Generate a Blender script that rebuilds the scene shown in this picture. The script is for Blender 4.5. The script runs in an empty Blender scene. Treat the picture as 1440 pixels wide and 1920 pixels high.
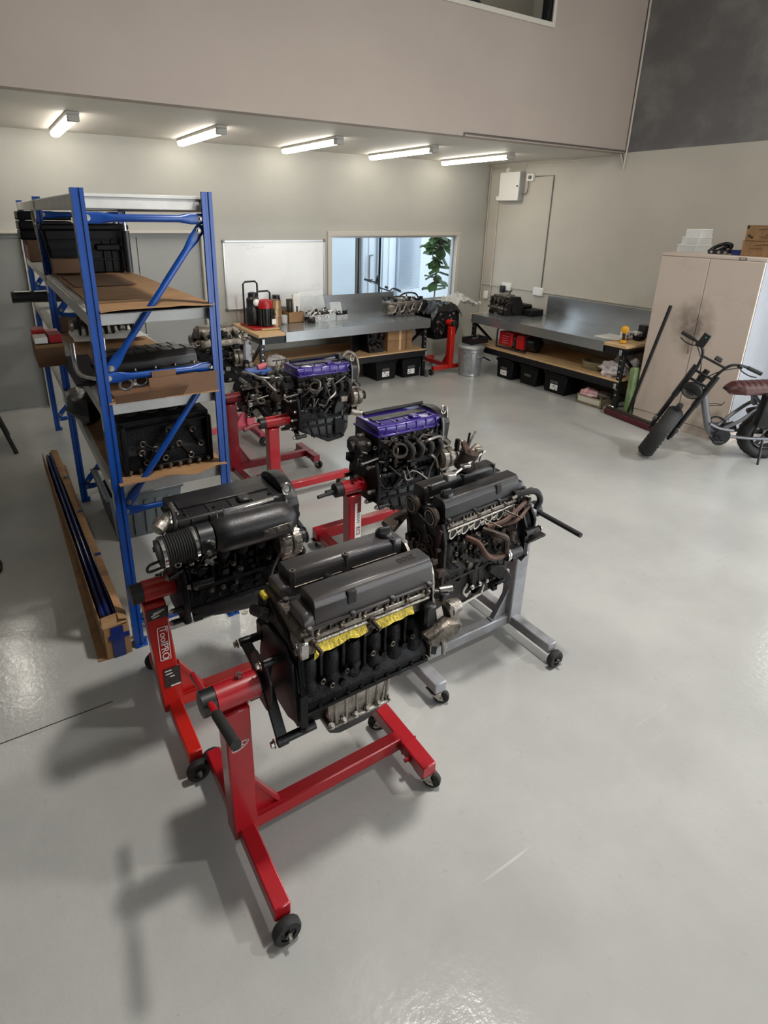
import bpy, bmesh, math, random
from mathutils import Vector as V, Matrix, noise
random.seed(7)
S = bpy.context.scene
COL = S.collection
PI = math.pi

# ---------------------------------------------------------------- camera
cam_d = bpy.data.cameras.new('camera')
cam = bpy.data.objects.new('camera', cam_d)
COL.objects.link(cam)
R = ((0.85139483, -0.52431703, 0.01478162), (-0.1680247, -0.29932057, -0.93924166), (0.49688484, 0.79718181, -0.3429382))
cam.matrix_world = Matrix(((R[0][0], -R[1][0], -R[2][0], 0.0), (R[0][1], -R[1][1], -R[2][1], 0.0),
                           (R[0][2], -R[1][2], -R[2][2], 2.35), (0, 0, 0, 1)))
cam_d.sensor_fit = 'HORIZONTAL'
cam_d.sensor_width = 36.0
cam_d.lens = 1088.968 * 36.0 / 1440.0
cam_d.shift_x = (720 - 668.52) / 1440
cam_d.shift_y = (802.47 - 960) / 1440
cam_d.clip_end = 200
S.camera = cam

# ---------------------------------------------------------------- world, lights, exposure
W = bpy.data.worlds.new('world'); S.world = W; W.use_nodes = True
bg = W.node_tree.nodes['Background']
bg.inputs[0].default_value = (0.92, 0.965, 1.0, 1)
bg.inputs[1].default_value = 4.0
S.view_settings.view_transform = 'Standard'
S.view_settings.look = 'None'
S.view_settings.gamma = 1.0
S.view_settings.use_curve_mapping = False
S.view_settings.exposure = 0.36

def area(name, loc, target, size, power, color, shape='DISK', size_y=None, spread=None):
    l = bpy.data.lights.new(name, 'AREA'); l.shape = shape; l.size = size
    if size_y: l.size_y = size_y
    l.energy = power; l.color = color
    if spread: l.spread = spread
    o = bpy.data.objects.new(name, l); COL.objects.link(o)
    o.location = loc
    o.rotation_euler = (V(target) - V(loc)).to_track_quat('-Z', 'Y').to_euler()
    return o
# high bay lamps of the tall hall in front of the mezzanine (above the frame)
area('high_bay_light', (2.15, 1.55, 4.7), (2.15, 1.55, 0), 0.34, 120, (1.0, 0.965, 0.92))
area('high_bay_light', (6.2, -1.2, 6.3), (6.2, -1.2, 0), 0.45, 200, (1.0, 0.965, 0.92))

# ---------------------------------------------------------------- materials
def lin(h):
    h = h.lstrip('#'); c = [int(h[i:i + 2], 16) / 255 for i in (0, 2, 4)]
    return tuple(x / 12.92 if x <= .04045 else ((x + .055) / 1.055) ** 2.4 for x in c) + (1,)
MATS = {}
def mat(name, col, rough=.5, metal=0., col2=None, nscale=6., namt=1., bump=0., bscale=40., rvar=0., coat=0., trans=0., detail=6., lo=.35, hi=.68, emit=0., stretch=None, spec=None):
    m = bpy.data.materials.new(name); m.use_nodes = True
    nt = m.node_tree; p = nt.nodes['Principled BSDF']
    p.inputs['Base Color'].default_value = lin(col); p.inputs['Roughness'].default_value = rough; p.inputs['Metallic'].default_value = metal
    if coat: p.inputs['Coat Weight'].default_value = coat; p.inputs['Coat Roughness'].default_value = .12
    if trans: p.inputs['Transmission Weight'].default_value = trans
    if spec is not None: p.inputs['Specular IOR Level'].default_value = spec
    if emit: p.inputs['Emission Color'].default_value = lin(col); p.inputs['Emission Strength'].default_value = emit
    tc = nt.nodes.new('ShaderNodeTexCoord'); src = tc.outputs['Object']
    if stretch:
        mp = nt.nodes.new('ShaderNodeMapping'); mp.inputs['Scale'].default_value = stretch
        nt.links.new(src, mp.inputs[0]); src = mp.outputs[0]
    if col2 or rvar:
        n = nt.nodes.new('ShaderNodeTexNoise'); n.inputs['Scale'].default_value = nscale; n.inputs['Detail'].default_value = detail; n.inputs['Roughness'].default_value = .62
        nt.links.new(src, n.inputs['Vector'])
        mr = nt.nodes.new('ShaderNodeMapRange'); mr.inputs[1].default_value = lo; mr.inputs[2].default_value = hi; mr.inputs[4].default_value = namt
        nt.links.new(n.outputs[0], mr.inputs[0])
        if col2:
            mx = nt.nodes.new('ShaderNodeMix'); mx.data_type = 'RGBA'
            mx.inputs[6].default_value = lin(col); mx.inputs[7].default_value = lin(col2)
            nt.links.new(mr.outputs[0], mx.inputs[0]); nt.links.new(mx.outputs[2], p.inputs['Base Color'])
        if rvar:
            r2 = nt.nodes.new('ShaderNodeMapRange'); r2.inputs[3].default_value = max(.03, rough - rvar); r2.inputs[4].default_value = rough + rvar
            nt.links.new(mr.outputs[0], r2.inputs[0]); nt.links.new(r2.outputs[0], p.inputs['Roughness'])
    if bump:
        b = nt.nodes.new('ShaderNodeTexNoise'); b.inputs['Scale'].default_value = bscale; b.inputs['Detail'].default_value = 4
        nt.links.new(src, b.inputs['Vector'])
        bp = nt.nodes.new('ShaderNodeBump'); bp.inputs['Strength'].default_value = bump; bp.inputs['Distance'].default_value = .01
        nt.links.new(b.outputs[0], bp.inputs['Height']); nt.links.new(bp.outputs[0], p.inputs['Normal'])
    MATS[name] = m
    return m
mat('wall_paint', '#bfb9ad', .5, col2='#b6b0a4', nscale=1.2, bump=.12, bscale=180, spec=.35)
mat('wall_paint_back', '#aeaca3', .55, col2='#a7a59c', nscale=1.0, bump=.1, bscale=150, spec=.3)
mat('upper_paint', '#a09388', .6, col2='#998c82', nscale=.8, bump=.06, bscale=160)
mat('ceiling_paint', '#c9c4ba', .6, col2='#c2bdb3', nscale=1.0)
mat('door_paint', '#8f8f8b', .5, col2='#868683', nscale=1.5)
mat('trim_paint', '#b8b2a6', .45)
mat('dark_concrete', '#6b6968', .55, col2='#9a9795', nscale=1.6, namt=.8, bump=.25, bscale=30, detail=9, lo=.45, hi=.8)
mat('red_paint', '#9a0e1a', .33, col2='#6d0a12', nscale=14, namt=.45, lo=.55, hi=.75, coat=.35)
mat('red_paint_bright', '#b31a10', .33, col2='#850e0b', nscale=14, namt=.4, lo=.55, hi=.75, coat=.35)
mat('red_paint_deep', '#7a0a18', .33, col2='#5b0712', nscale=14, namt=.5, coat=.35)
mat('red_paint_faded', '#b9505e', .45, col2='#a33a4a', nscale=10, coat=.1)
mat('blue_paint', '#033c86', .32, col2='#023273', nscale=9, namt=.5, coat=.15)
mat('blue_deep', '#122a72', .22, col2='#0c1d55', nscale=4, coat=.5)
mat('galvanised', '#aeb1b1', .38, .6, col2='#8d9091', nscale=9, rvar=.1)
mat('galvanised_top', '#aaadae', .22, .75, col2='#9ea1a3', nscale=2.2, rvar=.05, detail=3)
mat('beam_grey', '#c6c5c0', .42, .1, col2='#b2b1ac', nscale=5)
mat('silver_paint', '#97989d', .34, .15, col2='#6a6763', nscale=7, namt=.7)
mat('iron_black', '#0f0f11', .5, .2, col2='#070708', nscale=22, bump=.35, bscale=120, rvar=.12, spec=.22)
mat('iron_dirty', '#1f1b19', .54, .35, col2='#0c0b0b', nscale=14, bump=.45, bscale=95, rvar=.12)
mat('iron_brown', '#4a3d34', .55, .5, col2='#2a2420', nscale=16, bump=.4, bscale=90)
mat('rusty_pipe', '#5d4133', .6, .35, col2='#3a2a22', nscale=20, bump=.3, bscale=80)
mat('cover_grey', '#3d3d3f', .38, .35, col2='#4d4540', nscale=7, namt=.7, rvar=.06, bump=.08, bscale=160)
mat('cover_dark', '#17171a', .42, .2, col2='#292624', nscale=9, namt=.8, rvar=.06, bump=.1, bscale=150)
mat('engraved', '#1b1816', .7)
mat('purple_paint', '#2d1872', .3, .15, col2='#22115a', nscale=12, namt=.7, coat=.5)
mat('plastic_black', '#101012', .38, col2='#18181a', nscale=10)
mat('rubber_black', '#131313', .72, col2='#1d1c1b', nscale=25, bump=.2, bscale=150)
mat('matt_black', '#0d0d0e', .55)
mat('black_steel', '#141416', .4, .3, col2='#1e1e20', nscale=12, bump=.1, bscale=90)
mat('alloy', '#a29d95', .36, .85, col2='#6b6259', nscale=18, rvar=.1, bump=.25, bscale=90)
mat('alloy_dirty', '#7f776d', .46, .75, col2='#47403a', nscale=16, rvar=.1, bump=.35, bscale=80)
mat('alloy_bright', '#c4c2be', .28, .9, col2='#8d8a86', nscale=22)
mat('chrome', '#d8d8d8', .12, 1.)
mat('bolt_steel', '#b7b3ab', .32, .9, col2='#7c766c', nscale=40)
mat('gasket_white', '#c9c3b6', .6)
mat('masking_tape', '#d2bb3c', .45, .1, col2='#a8912a', nscale=45, namt=.8, bump=.9, bscale=90)
mat('copper_wire', '#8a6a45', .4, .6)
mat('cardboard', '#98744e', .75, col2='#7c5c3c', nscale=3, namt=.9, bump=.35, bscale=9, stretch=(1, 7, 1))
mat('cardboard_dark', '#6e4f36', .75, col2='#5d432e', nscale=4, bump=.1, bscale=60)
mat('plywood', '#cfae82', .5, col2='#b8956a', nscale=4, stretch=(1, 9, 1), namt=.9)
mat('plywood_edge', '#b98a5b', .6)
mat('paper_white', '#e2e0da', .6, col2='#d2cfc8', nscale=20)
mat('label_white', '#e8e6e0', .5)
mat('label_dark', '#1c1a19', .5, col2='#3a332e', nscale=60, detail=2)
mat('plastic_white', '#e6e4de', .4)
mat('whiteboard', '#e3e4e4', .16, col2='#dadbdb', nscale=1.6)
mat('marker_ink', '#9c9ca4', .6)
mat('alu_frame', '#b9bbbd', .35, .8)
mat('cabinet_paint', '#cabbae', .48, col2='#94857a', nscale=2.2, namt=.55, lo=.55, hi=.85, detail=10, bump=.05, bscale=120)
mat('cabinet_side', '#94979d', .5, col2='#8a8d93', nscale=2)
mat('smudge', '#84756a', .6)
mat('tub_grey', '#4a5054', .5, col2='#424749', nscale=6)
mat('tub_black', '#08080a', .55, spec=.25)
mat('bag_black', '#0e0e10', .3, bump=.5, bscale=25)
mat('cloth_white', '#cfc8c6', .8, col2='#a99f9f', nscale=9, bump=.4, bscale=30)
mat('cloth_pink', '#d88a94', .8, col2='#ecd3d2', nscale=12)
mat('cloth_brown', '#7b7268', .85, col2='#5b544d', nscale=10)
mat('stone_tan', '#8f8465', .7, col2='#6f664d', nscale=14, bump=.3, bscale=40)
mat('green_roll', '#6f8a55', .5, col2='#9aab84', nscale=8)
mat('red_plastic', '#b5141a', .35, col2='#8c0f14', nscale=10)
mat('pump_red', '#c4141c', .35)
mat('yellow_tool', '#d79a1a', .45)
mat('leather_red', '#451713', .48, col2='#3a1310', nscale=18)
mat('bike_grey', '#77787c', .35, .5)
mat('broom_red', '#5a1420', .75, col2='#3f0e17', nscale=30, bump=.6, bscale=120)
mat('led_green', '#2fae7c', .5)
mat('leaf_green', '#2e4a20', .42, col2='#3d5c2a', nscale=10)
mat('stem_brown', '#6d5a3a', .7)
mat('cladding_white', '#c9d1d9', .5)
mat('blind_white', '#a9b4c0', .5)
mat('outdoor_ground', '#b9b9b5', .8)
mat('blue_tape', '#4a68b0', .5)
mat('pink_plastic', '#d06a76', .5)
mat('lamp_body', '#aaa79f', .5)
mat('lamp_tube', '#fff8ec', .4, emit=15.)
mat('heatsink', '#6e6a66', .4, .7)
# clear plastics and panes: fresnel mix of see-through and gloss
def clear(name, tint, gloss=.08, haze=0., hcol='#ffffff'):
    m = bpy.data.materials.new(name); m.use_nodes = True; nt = m.node_tree; nt.nodes.clear()
    out = nt.nodes.new('ShaderNodeOutputMaterial'); tr = nt.nodes.new('ShaderNodeBsdfTransparent'); tr.inputs[0].default_value = lin(tint)
    gl = nt.nodes.new('ShaderNodeBsdfGlossy'); gl.inputs[1].default_value = gloss
    fr = nt.nodes.new('ShaderNodeFresnel'); fr.inputs[0].default_value = 1.45
    mx = nt.nodes.new('ShaderNodeMixShader'); ge = nt.nodes.new('ShaderNodeNewGeometry'); ml = nt.nodes.new('ShaderNodeMath'); ml.operation = 'MULTIPLY_ADD'
    sb = nt.nodes.new('ShaderNodeMath'); sb.operation = 'SUBTRACT'; sb.inputs[0].default_value = 1.0; nt.links.new(ge.outputs['Backfacing'], sb.inputs[1])
    ml.inputs[2].default_value = 0.0; nt.links.new(fr.outputs[0], ml.inputs[0]); nt.links.new(sb.outputs[0], ml.inputs[1])
    nt.links.new(ml.outputs[0], mx.inputs[0]); nt.links.new(tr.outputs[0], mx.inputs[1]); nt.links.new(gl.outputs[0], mx.inputs[2])
    last = mx
    if haze:
        df = nt.nodes.new('ShaderNodeBsdfDiffuse'); df.inputs[0].default_value = lin(hcol)
        m2 = nt.nodes.new('ShaderNodeMixShader'); m2.inputs[0].default_value = haze
        nt.links.new(mx.outputs[0], m2.inputs[1]); nt.links.new(df.outputs[0], m2.inputs[2]); last = m2
    nt.links.new(last.outputs[0], out.inputs[0]); MATS[name] = m
clear('window_glass', '#f4faff', .02)
clear('clear_plastic', '#fafcfc', .12, .22)
clear('plastic_film', '#e6e8ea', .15, .45, '#d8d4cc')
clear('glass_smoky', '#8d8577', .05, .25, '#5f584d')
# hand dirt worn round the cabinet handles
def smudge_cabinet():
    nt = MATS['cabinet_paint'].node_tree; p = nt.nodes['Principled BSDF']; base = p.inputs['Base Color'].links[0].from_socket
    tc = nt.nodes.new('ShaderNodeTexCoord'); mp = nt.nodes.new('ShaderNodeMapping'); mp.vector_type = 'POINT'
    mp.inputs['Location'].default_value = (0, -.60 / .30, -1.22 / .42); mp.inputs['Scale'].default_value = (1, 1 / .30, 1 / .42)
    g = nt.nodes.new('ShaderNodeTexGradient'); g.gradient_type = 'SPHERICAL'
    nt.links.new(tc.outputs['Object'], mp.inputs[0]); nt.links.new(mp.outputs[0], g.inputs[0])
    n = nt.nodes.new('ShaderNodeTexNoise'); n.inputs['Scale'].default_value = 9; n.inputs['Detail'].default_value = 9; nt.links.new(tc.outputs['Object'], n.inputs['Vector'])
    m1 = nt.nodes.new('ShaderNodeMath'); m1.operation = 'MULTIPLY'; nt.links.new(g.outputs[1], m1.inputs[0]); nt.links.new(n.outputs[0], m1.inputs[1])
    m2 = nt.nodes.new('ShaderNodeMapRange'); m2.inputs[1].default_value = .04; m2.inputs[2].default_value = .42; m2.inputs[4].default_value = .75; nt.links.new(m1.outputs[0], m2.inputs[0])
    x = nt.nodes.new('ShaderNodeMix'); x.data_type = 'RGBA'; x.inputs[7].default_value = lin('#5b4d43')
    nt.links.new(m2.outputs[0], x.inputs[0]); nt.links.new(base, x.inputs[6]); nt.links.new(x.outputs[2], p.inputs['Base Color'])
smudge_cabinet()
# epoxy floor: tinted concrete under a glossy coat
def floor_mat():
    m = mat('epoxy_floor', '#a9a9a3', .2, spec=.5); nt = m.node_tree; p = nt.nodes['Principled BSDF']
    tc = nt.nodes.new('ShaderNodeTexCoord')
    def nz(scale, det, ro=.6):
        n = nt.nodes.new('ShaderNodeTexNoise'); n.inputs['Scale'].default_value = scale; n.inputs['Detail'].default_value = det; n.inputs['Roughness'].default_value = ro
        nt.links.new(tc.outputs['Object'], n.inputs['Vector']); return n.outputs[0]
    def rng(o, a, b, c, d):
        r = nt.nodes.new('ShaderNodeMapRange'); r.inputs[1].default_value = a; r.inputs[2].default_value = b; r.inputs[3].default_value = c; r.inputs[4].default_value = d
        nt.links.new(o, r.inputs[0]); return r.outputs[0]
    def mixc(f, a, b):
        x = nt.nodes.new('ShaderNodeMix'); x.data_type = 'RGBA'; nt.links.new(f, x.inputs[0])
        for i, c in ((6, a), (7, b)):
            if isinstance(c, str): x.inputs[i].default_value = lin(c)
            else: nt.links.new(c, x.inputs[i])
        return x.outputs[2]
    c = mixc(rng(nz(.9, 6), .38, .66, 0, 1), '#ababa7', '#9c9c99')
    c = mixc(rng(nz(14, 8, .7), .62, .74, 0, .55), c, '#8b8985')     # scuffs
    c = mixc(rng(nz(55, 3), .70, .76, 0, .5), c, '#77746f')          # specks
    def scratch(rot, sx, mask_scale, lo_):
        mp = nt.nodes.new('ShaderNodeMapping'); mp.inputs['Rotation'].default_value = (0, 0, rot); mp.inputs['Scale'].default_value = (sx, sx * 34, 1)
        nt.links.new(tc.outputs['Object'], mp.inputs[0]); n = nt.nodes.new('ShaderNodeTexNoise'); n.inputs['Scale'].default_value = 1.0; n.inputs['Detail'].default_value = 2
        nt.links.new(mp.outputs[0], n.inputs['Vector']); a = rng(n.outputs[0], .70, .74, 0, 1); m = nt.nodes.new('ShaderNodeMath'); m.operation = 'MULTIPLY'
        nt.links.new(a, m.inputs[0]); nt.links.new(rng(nz(mask_scale, 3), lo_, lo_ + .12, 0, .7), m.inputs[1]); return m.outputs[0]
    c = mixc(scratch(.6, 1.6, 1.3, .50), c, '#8e8b86'); c = mixc(scratch(-.45, 1.3, 1.7, .50), c, '#c2c1bd')
    nt.links.new(c, p.inputs['Base Color'])
    nt.links.new(rng(nz(5, 8, .7), .35, .7, .09, .22), p.inputs['Roughness'])
    bp = nt.nodes.new('ShaderNodeBump'); bp.inputs['Strength'].default_value = .10; bp.inputs['Distance'].default_value = .01
    nt.links.new(nz(38, 3), bp.inputs['Height']); nt.links.new(bp.outputs[0], p.inputs['Normal'])
floor_mat()

# ---------------------------------------------------------------- mesh helpers
Z = V((0, 0, 1))
def frame(ax):
    ax = V(ax).normalized(); a = V((0, 0, 1)) if abs(ax.z) < .9 else V((1, 0, 0))
    u = a.cross(ax).normalized(); return u, ax.cross(u), ax
def spline(pts, k=5):
    P = [V(p) for p in pts]
    if len(P) < 3: return P
    Q = [P[0] * 2 - P[1]] + P + [P[-1] * 2 - P[-2]]; out = []
    for i in range(1, len(Q) - 2):
        a, b, c, d = Q[i - 1:i + 3]
        for j in range(k):
            t = j / k
            out.append(.5 * (2 * b + (c - a) * t + (2 * a - 5 * b + 4 * c - d) * t * t + (3 * b - a - 3 * c + d) * t ** 3))
    return out + [P[-1]]
class B:
    def __init__(s): s.bm = bmesh.new()
    def _bev(s, vs, bev, seg=1):
        if bev: 
            es = list({e for v in vs for e in v.link_edges})
            bmesh.ops.bevel(s.bm, geom=es, offset=bev, segments=seg, affect='EDGES', profile=.5, clamp_overlap=True)
    def box(s, x0, x1, y0, y1, z0, z1, bev=0, seg=1):
        return s.hexa([(x0, y0, z0), (x1, y0, z0), (x1, y1, z0), (x0, y1, z0), (x0, y0, z1), (x1, y0, z1), (x1, y1, z1), (x0, y1, z1)], bev, seg)
    def hexa(s, c, bev=0, seg=1):
        v = [s.bm.verts.new(p) for p in c]
        for f in ((3, 2, 1, 0), (4, 5, 6, 7), (0, 1, 5, 4), (1, 2, 6, 5), (2, 3, 7, 6), (3, 0, 4, 7)): s.bm.faces.new([v[i] for i in f])
        s._bev(v, bev, seg); return s
    def bar(s, p0, p1, w, h, up=(0, 0, 1), bev=0, ext=0, w2=None, h2=None):
        p0, p1 = V(p0), V(p1); d = (p1 - p0).normalized(); p0 = p0 - d * ext; p1 = p1 + d * ext
        u = d.cross(V(up))
        if u.length < 1e-4: u = d.cross(V((1, 0, 0)))
        u.normalize(); v = u.cross(d).normalized(); c = []
        for p, a, b in ((p0, w, h), (p1, w2 or w, h2 or h)):
            c += [p - u * a / 2 - v * b / 2, p + u * a / 2 - v * b / 2, p + u * a / 2 + v * b / 2, p - u * a / 2 + v * b / 2]
        return s.hexa(c, bev)
    def ringverts(s, c, u, v, r, n): return [s.bm.verts.new(c + (u * math.cos(2 * PI * i / n) + v * math.sin(2 * PI * i / n)) * r) for i in range(n)]
    def skin(s, rings, cap0=True, cap1=True, closed=False):
        n = len(rings[0]); m = len(rings)
        for k in range(m if closed else m - 1):
            a, b = rings[k], rings[(k + 1) % m]
            for i in range(n): s.bm.faces.new((a[i], a[(i + 1) % n], b[(i + 1) % n], b[i]))
        if not closed:
            if cap0: s.bm.faces.new(list(reversed(rings[0])))
            if cap1: s.bm.faces.new(rings[-1])
        return s
    def cyl(s, p0, p1, r, r2=None, n=14):
        p0, p1 = V(p0), V(p1); u, v, d = frame(p1 - p0)
        return s.skin([s.ringverts(p0, u, v, r, n), s.ringverts(p1, u, v, r if r2 is None else r2, n)])
    def lathe(s, prof, p, ax, n=20, cap0=True, cap1=True):
        p = V(p); u, v, d = frame(ax)
        return s.skin([s.ringverts(p + d * h, u, v, max(r, 1e-4), n) for r, h in prof], cap0, cap1)
    def tube(s, pts, r, n=7, k=5, smooth=True, r2=None):
        P = spline(pts, k) if smooth else [V(p) for p in pts]; rings = []; u = None
        for i, p in enumerate(P):
            d = (P[min(i + 1, len(P) - 1)] - P[max(i - 1, 0)]).normalized()
            if u is None: u = frame(d)[0]
            u = (u - d * u.dot(d)); u = u.normalized() if u.length > 1e-5 else frame(d)[0]
            rr = r if r2 is None else r + (r2 - r) * i / (len(P) - 1)
            rings.append(s.ringverts(p, u, d.cross(u), rr, n))
        return s.skin(rings)
    def ring(s, c, ax, Rr, r, n=20, m=6):
        c = V(c); u, v, d = frame(ax); rings = []
        for i in range(n):
            t = 2 * PI * i / n; e = u * math.cos(t) + v * math.sin(t)
            rings.append([s.bm.verts.new(c + e * Rr + (e * math.cos(2 * PI * j / m) + d * math.sin(2 * PI * j / m)) * r) for j in range(m)])
        return s.skin(rings, closed=True)
    def loop(s, pts, r, m=5):
        P = [V(p) for p in pts]; rings = []; n = len(P); nrm = sum(((P[i] - P[0]).cross(P[(i + 1) % n] - P[0]) for i in range(n)), V()).normalized()
        for i in range(n):
            d = (P[(i + 1) % n] - P[i - 1]).normalized(); u = d.cross(nrm).normalized()
            rings.append([s.bm.verts.new(P[i] + (u * math.cos(2 * PI * j / m) + nrm * math.sin(2 * PI * j / m)) * r) for j in range(m)])
        return s.skin(rings, closed=True)
    def prism(s, pts, o, u, v, w, bev=0, seg=1):
        o, u, v, w = V(o), V(u), V(v), V(w)
        a = [s.bm.verts.new(o + u * x + v * y) for x, y in pts]; b = [s.bm.verts.new(o + u * x + v * y + w) for x, y in pts]; n = len(pts)
        s.bm.faces.new(list(reversed(a))); s.bm.faces.new(b)
        for i in range(n): s.bm.faces.new((a[i], a[(i + 1) % n], b[(i + 1) % n], b[i]))
        s._bev(a + b, bev, seg); return s
    def ball(s, c, r, sc=(1, 1, 1), n=12, m=8, jit=0, seed=0):
        c = V(c); rings = []
        top = s.bm.verts.new(c + V((0, 0, -r * sc[2]))); 
        for k in range(1, m):
            a = -PI / 2 + PI * k / m; row = []
            for i in range(n):
                t = 2 * PI * i / n; d = V((math.cos(a) * math.cos(t), math.cos(a) * math.sin(t), math.sin(a)))
                q = r * (1 + (jit * noise.noise(d * 2.3 + V((seed, 0, 0))) if jit else 0))
                row.append(s.bm.verts.new(c + V((d.x * sc[0], d.y * sc[1], d.z * sc[2])) * q))
            rings.append(row)
        end = s.bm.verts.new(c + V((0, 0, r * sc[2]))); s.skin(rings, False, False)
        for i in range(n):
            s.bm.faces.new((top, rings[0][(i + 1) % n], rings[0][i])); s.bm.faces.new((end, rings[-1][i], rings[-1][(i + 1) % n]))
        return s
    def bolt(s, p, ax, r=.008, h=.007, washer=True):
        p = V(p); a = V(ax).normalized()
        if washer: s.cyl(p, p + a * .002, r * 1.45, n=10)
        return s.cyl(p, p + a * h, r, n=6)
    def grid(s, f, nu, nv):
        g = [[s.bm.verts.new(f(i / nu, j / nv)) for j in range(nv + 1)] for i in range(nu + 1)]
        for i in range(nu):
            for j in range(nv): s.bm.faces.new((g[i][j], g[i + 1][j], g[i + 1][j + 1], g[i][j + 1]))
        return s
    def thick(s, t):
        bmesh.ops.recalc_face_normals(s.bm, faces=s.bm.faces[:]); bmesh.ops.solidify(s.bm, geom=s.bm.faces[:], thickness=t); return s
    def mesh(s, name, m, ang=38):
        bmesh.ops.recalc_face_normals(s.bm, faces=s.bm.faces[:])
        me = bpy.data.meshes.new(name); s.bm.to_mesh(me); s.bm.free()
        me.polygons.foreach_set('use_smooth', [True] * len(me.polygons)); me.set_sharp_from_angle(angle=math.radians(ang))
        me.materials.append(MATS[m]); return me
    def done(s, name, m, parent=None, stuff=False, label=None, ang=38):
        o = bpy.data.objects.new(name, s.mesh(name, m, ang)); COL.objects.link(o)
        if parent: o.parent = parent
        if stuff: o['kind'] = 'stuff'
        if label: o['label'] = label
        return o
def tag(o, label, cat, group=None):
    o['label'] = label; o['category'] = cat
    if group: o['group'] = group
    return o
def thing(name, label, cat, loc=(0, 0, 0), rz=0., group=None, mw=None):
    o = bpy.data.objects.new(name, None); COL.objects.link(o); o.empty_display_size = .1
    if mw is not None: o.matrix_world = mw
    else: o.location = loc; o.rotation_euler = (0, 0, rz)
    return tag(o, label, cat, group)
def struct(o): o['kind'] = 'structure'; return o
def dup(o, parent=None, **kw):
    c = o.copy(); COL.objects.link(c); c.parent = parent
    for ch in list(o.children): dup(ch, c)
    return c
def text(name, txt, size, o, xd, yd, m, parent=None, depth=.0008, align='CENTER'):
    cu = bpy.data.curves.new(name, 'FONT'); cu.body = txt; cu.size = size; cu.extrude = depth; cu.align_x = align; cu.align_y = 'CENTER'; cu.resolution_u = 3
    t = bpy.data.objects.new(name, cu); COL.objects.link(t)
    me = bpy.data.meshes.new_from_object(t.evaluated_get(bpy.context.evaluated_depsgraph_get()))
    bpy.data.objects.remove(t)
    xd, yd = V(xd).normalized(), V(yd).normalized(); zd = xd.cross(yd)
    mm = Matrix(((xd.x, yd.x, zd.x, o[0]), (xd.y, yd.y, zd.y, o[1]), (xd.z, yd.z, zd.z, o[2]), (0, 0, 0, 1)))
    me.transform(mm); me.materials.clear(); me.materials.append(MATS[m])
    ob = bpy.data.objects.new(name, me); COL.objects.link(ob)
    if parent: ob.parent = parent
    return ob

# ================================================================ the setting
XW, YW, YS, ZC, ZT = 7.62, 8.02, 5.46, 3.2, 7.0
def slab(name, m, *boxes, bev=0):
    b = B()
    for q in boxes: b.box(*q, bev=bev)
    return struct(b.done(name, m))
fl = struct(B().box(-5.2, XW + .2, -5.2, YW + .12, -.12, 0).done('floor', 'epoxy_floor'))
b = B()
for x, y0, y1 in ((-1.9, 1.5, 1.51), (3.7, 1.5, 1.51)): pass
# back wall under the mezzanine: built round the two shutter openings and the window
wx0, wx1, wz0, wz1 = 4.50, 6.96, 1.0, 2.06
D1, D2a, D2b, DT = .397, .56, 2.51, 2.105
slab('wall_back', 'wall_paint_back', (-5.2, XW, YW, YW + .14, DT, ZC), (D1, D2a, YW, YW + .14, 0, DT), (D2b, wx0, YW, YW + .14, 0, DT),
     (wx0, wx1, YW, YW + .14, 0, wz0), (wx0, wx1, YW, YW + .14, wz1, DT), (wx1, XW + .2, YW, YW + .14, 0, DT))
slab('wall_right', 'wall_paint', (XW, XW + .2, 2.3, YW + .14, 0, 3.205), (XW, XW + .2, -5.2, -3.4, 0, 3.205))
struct(B().box(XW, XW + .2, -5.2, YS, 3.205, ZT).done('wall_right_upper', 'dark_concrete'))
slab('wall_mezzanine', 'upper_paint', (-5.2, 4.3, YS, YS + .14, ZC, ZT), (4.3, 5.915, YS, YS + .14, ZC, 4.44), (5.915, XW, YS, YS + .14, ZC, ZT), (4.3, 5.915, YS, YS + .14, 5.5, ZT))
slab('ceiling_mezzanine', 'ceiling_paint', (-5.2, XW, YS + .14, YW + .14, ZC, ZC + .12))
slab('ceiling', 'ceiling_paint', (-5.2, XW + .2, -5.2, YS + .14, ZT, ZT + .1))
slab('wall_left', 'dark_concrete', (-5.3, -5.2, -5.2, YW + .14, 0, ZT))
slab('wall_front', 'dark_concrete', (-5.2, 2.6, -5.3, -5.2, 0, ZT), (2.6, XW + .2, -5.3, -5.2, 4.0, ZT), (7.4, XW + .2, -5.3, -5.2, 0, 4.0))
# floor control joint
struct(B().box(-2, .18, 2.60, 2.606, 0, .0008).done('trim_1', 'label_dark'))
struct(B().box(-5.2, 2.60, YW - .015, YW, DT, DT + .035).done('trim_2', 'trim_paint'))
# shutter doors (grey panels set back in the wall)
for i, (x0, x1, seams) in enumerate(((-5.2, D1, (-1.6,)), (D2a, D2b, (1.69,)))):
    edges = [x0] + list(seams) + [x1]
    d = thing('door_%d' % (i + 1), 'grey sliding door panel', 'door', (0, 0, 0)); del d['category']; del d['label']; struct(d)
    for a, c in zip(edges, edges[1:]): B().box(a + .004, c - .004, YW + .07, YW + .11, .02, DT, bev=.004).done('panel', 'door_paint', d)
    B().box(x0, x1, YW + .06, YW + .12, .0, .02).done('bottom_track', 'alu_frame', d)
    B().box(x0, x1, YW + .05, YW + .12, DT - .05, DT).done('head_track', 'door_paint', d)
slab('door_seam_light_block', 'door_paint', (-5.2, D2b + .02, YW + .125, YW + .14, 0, DT))  # unseen backing added to stop outside light leaking through the door seams
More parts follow.
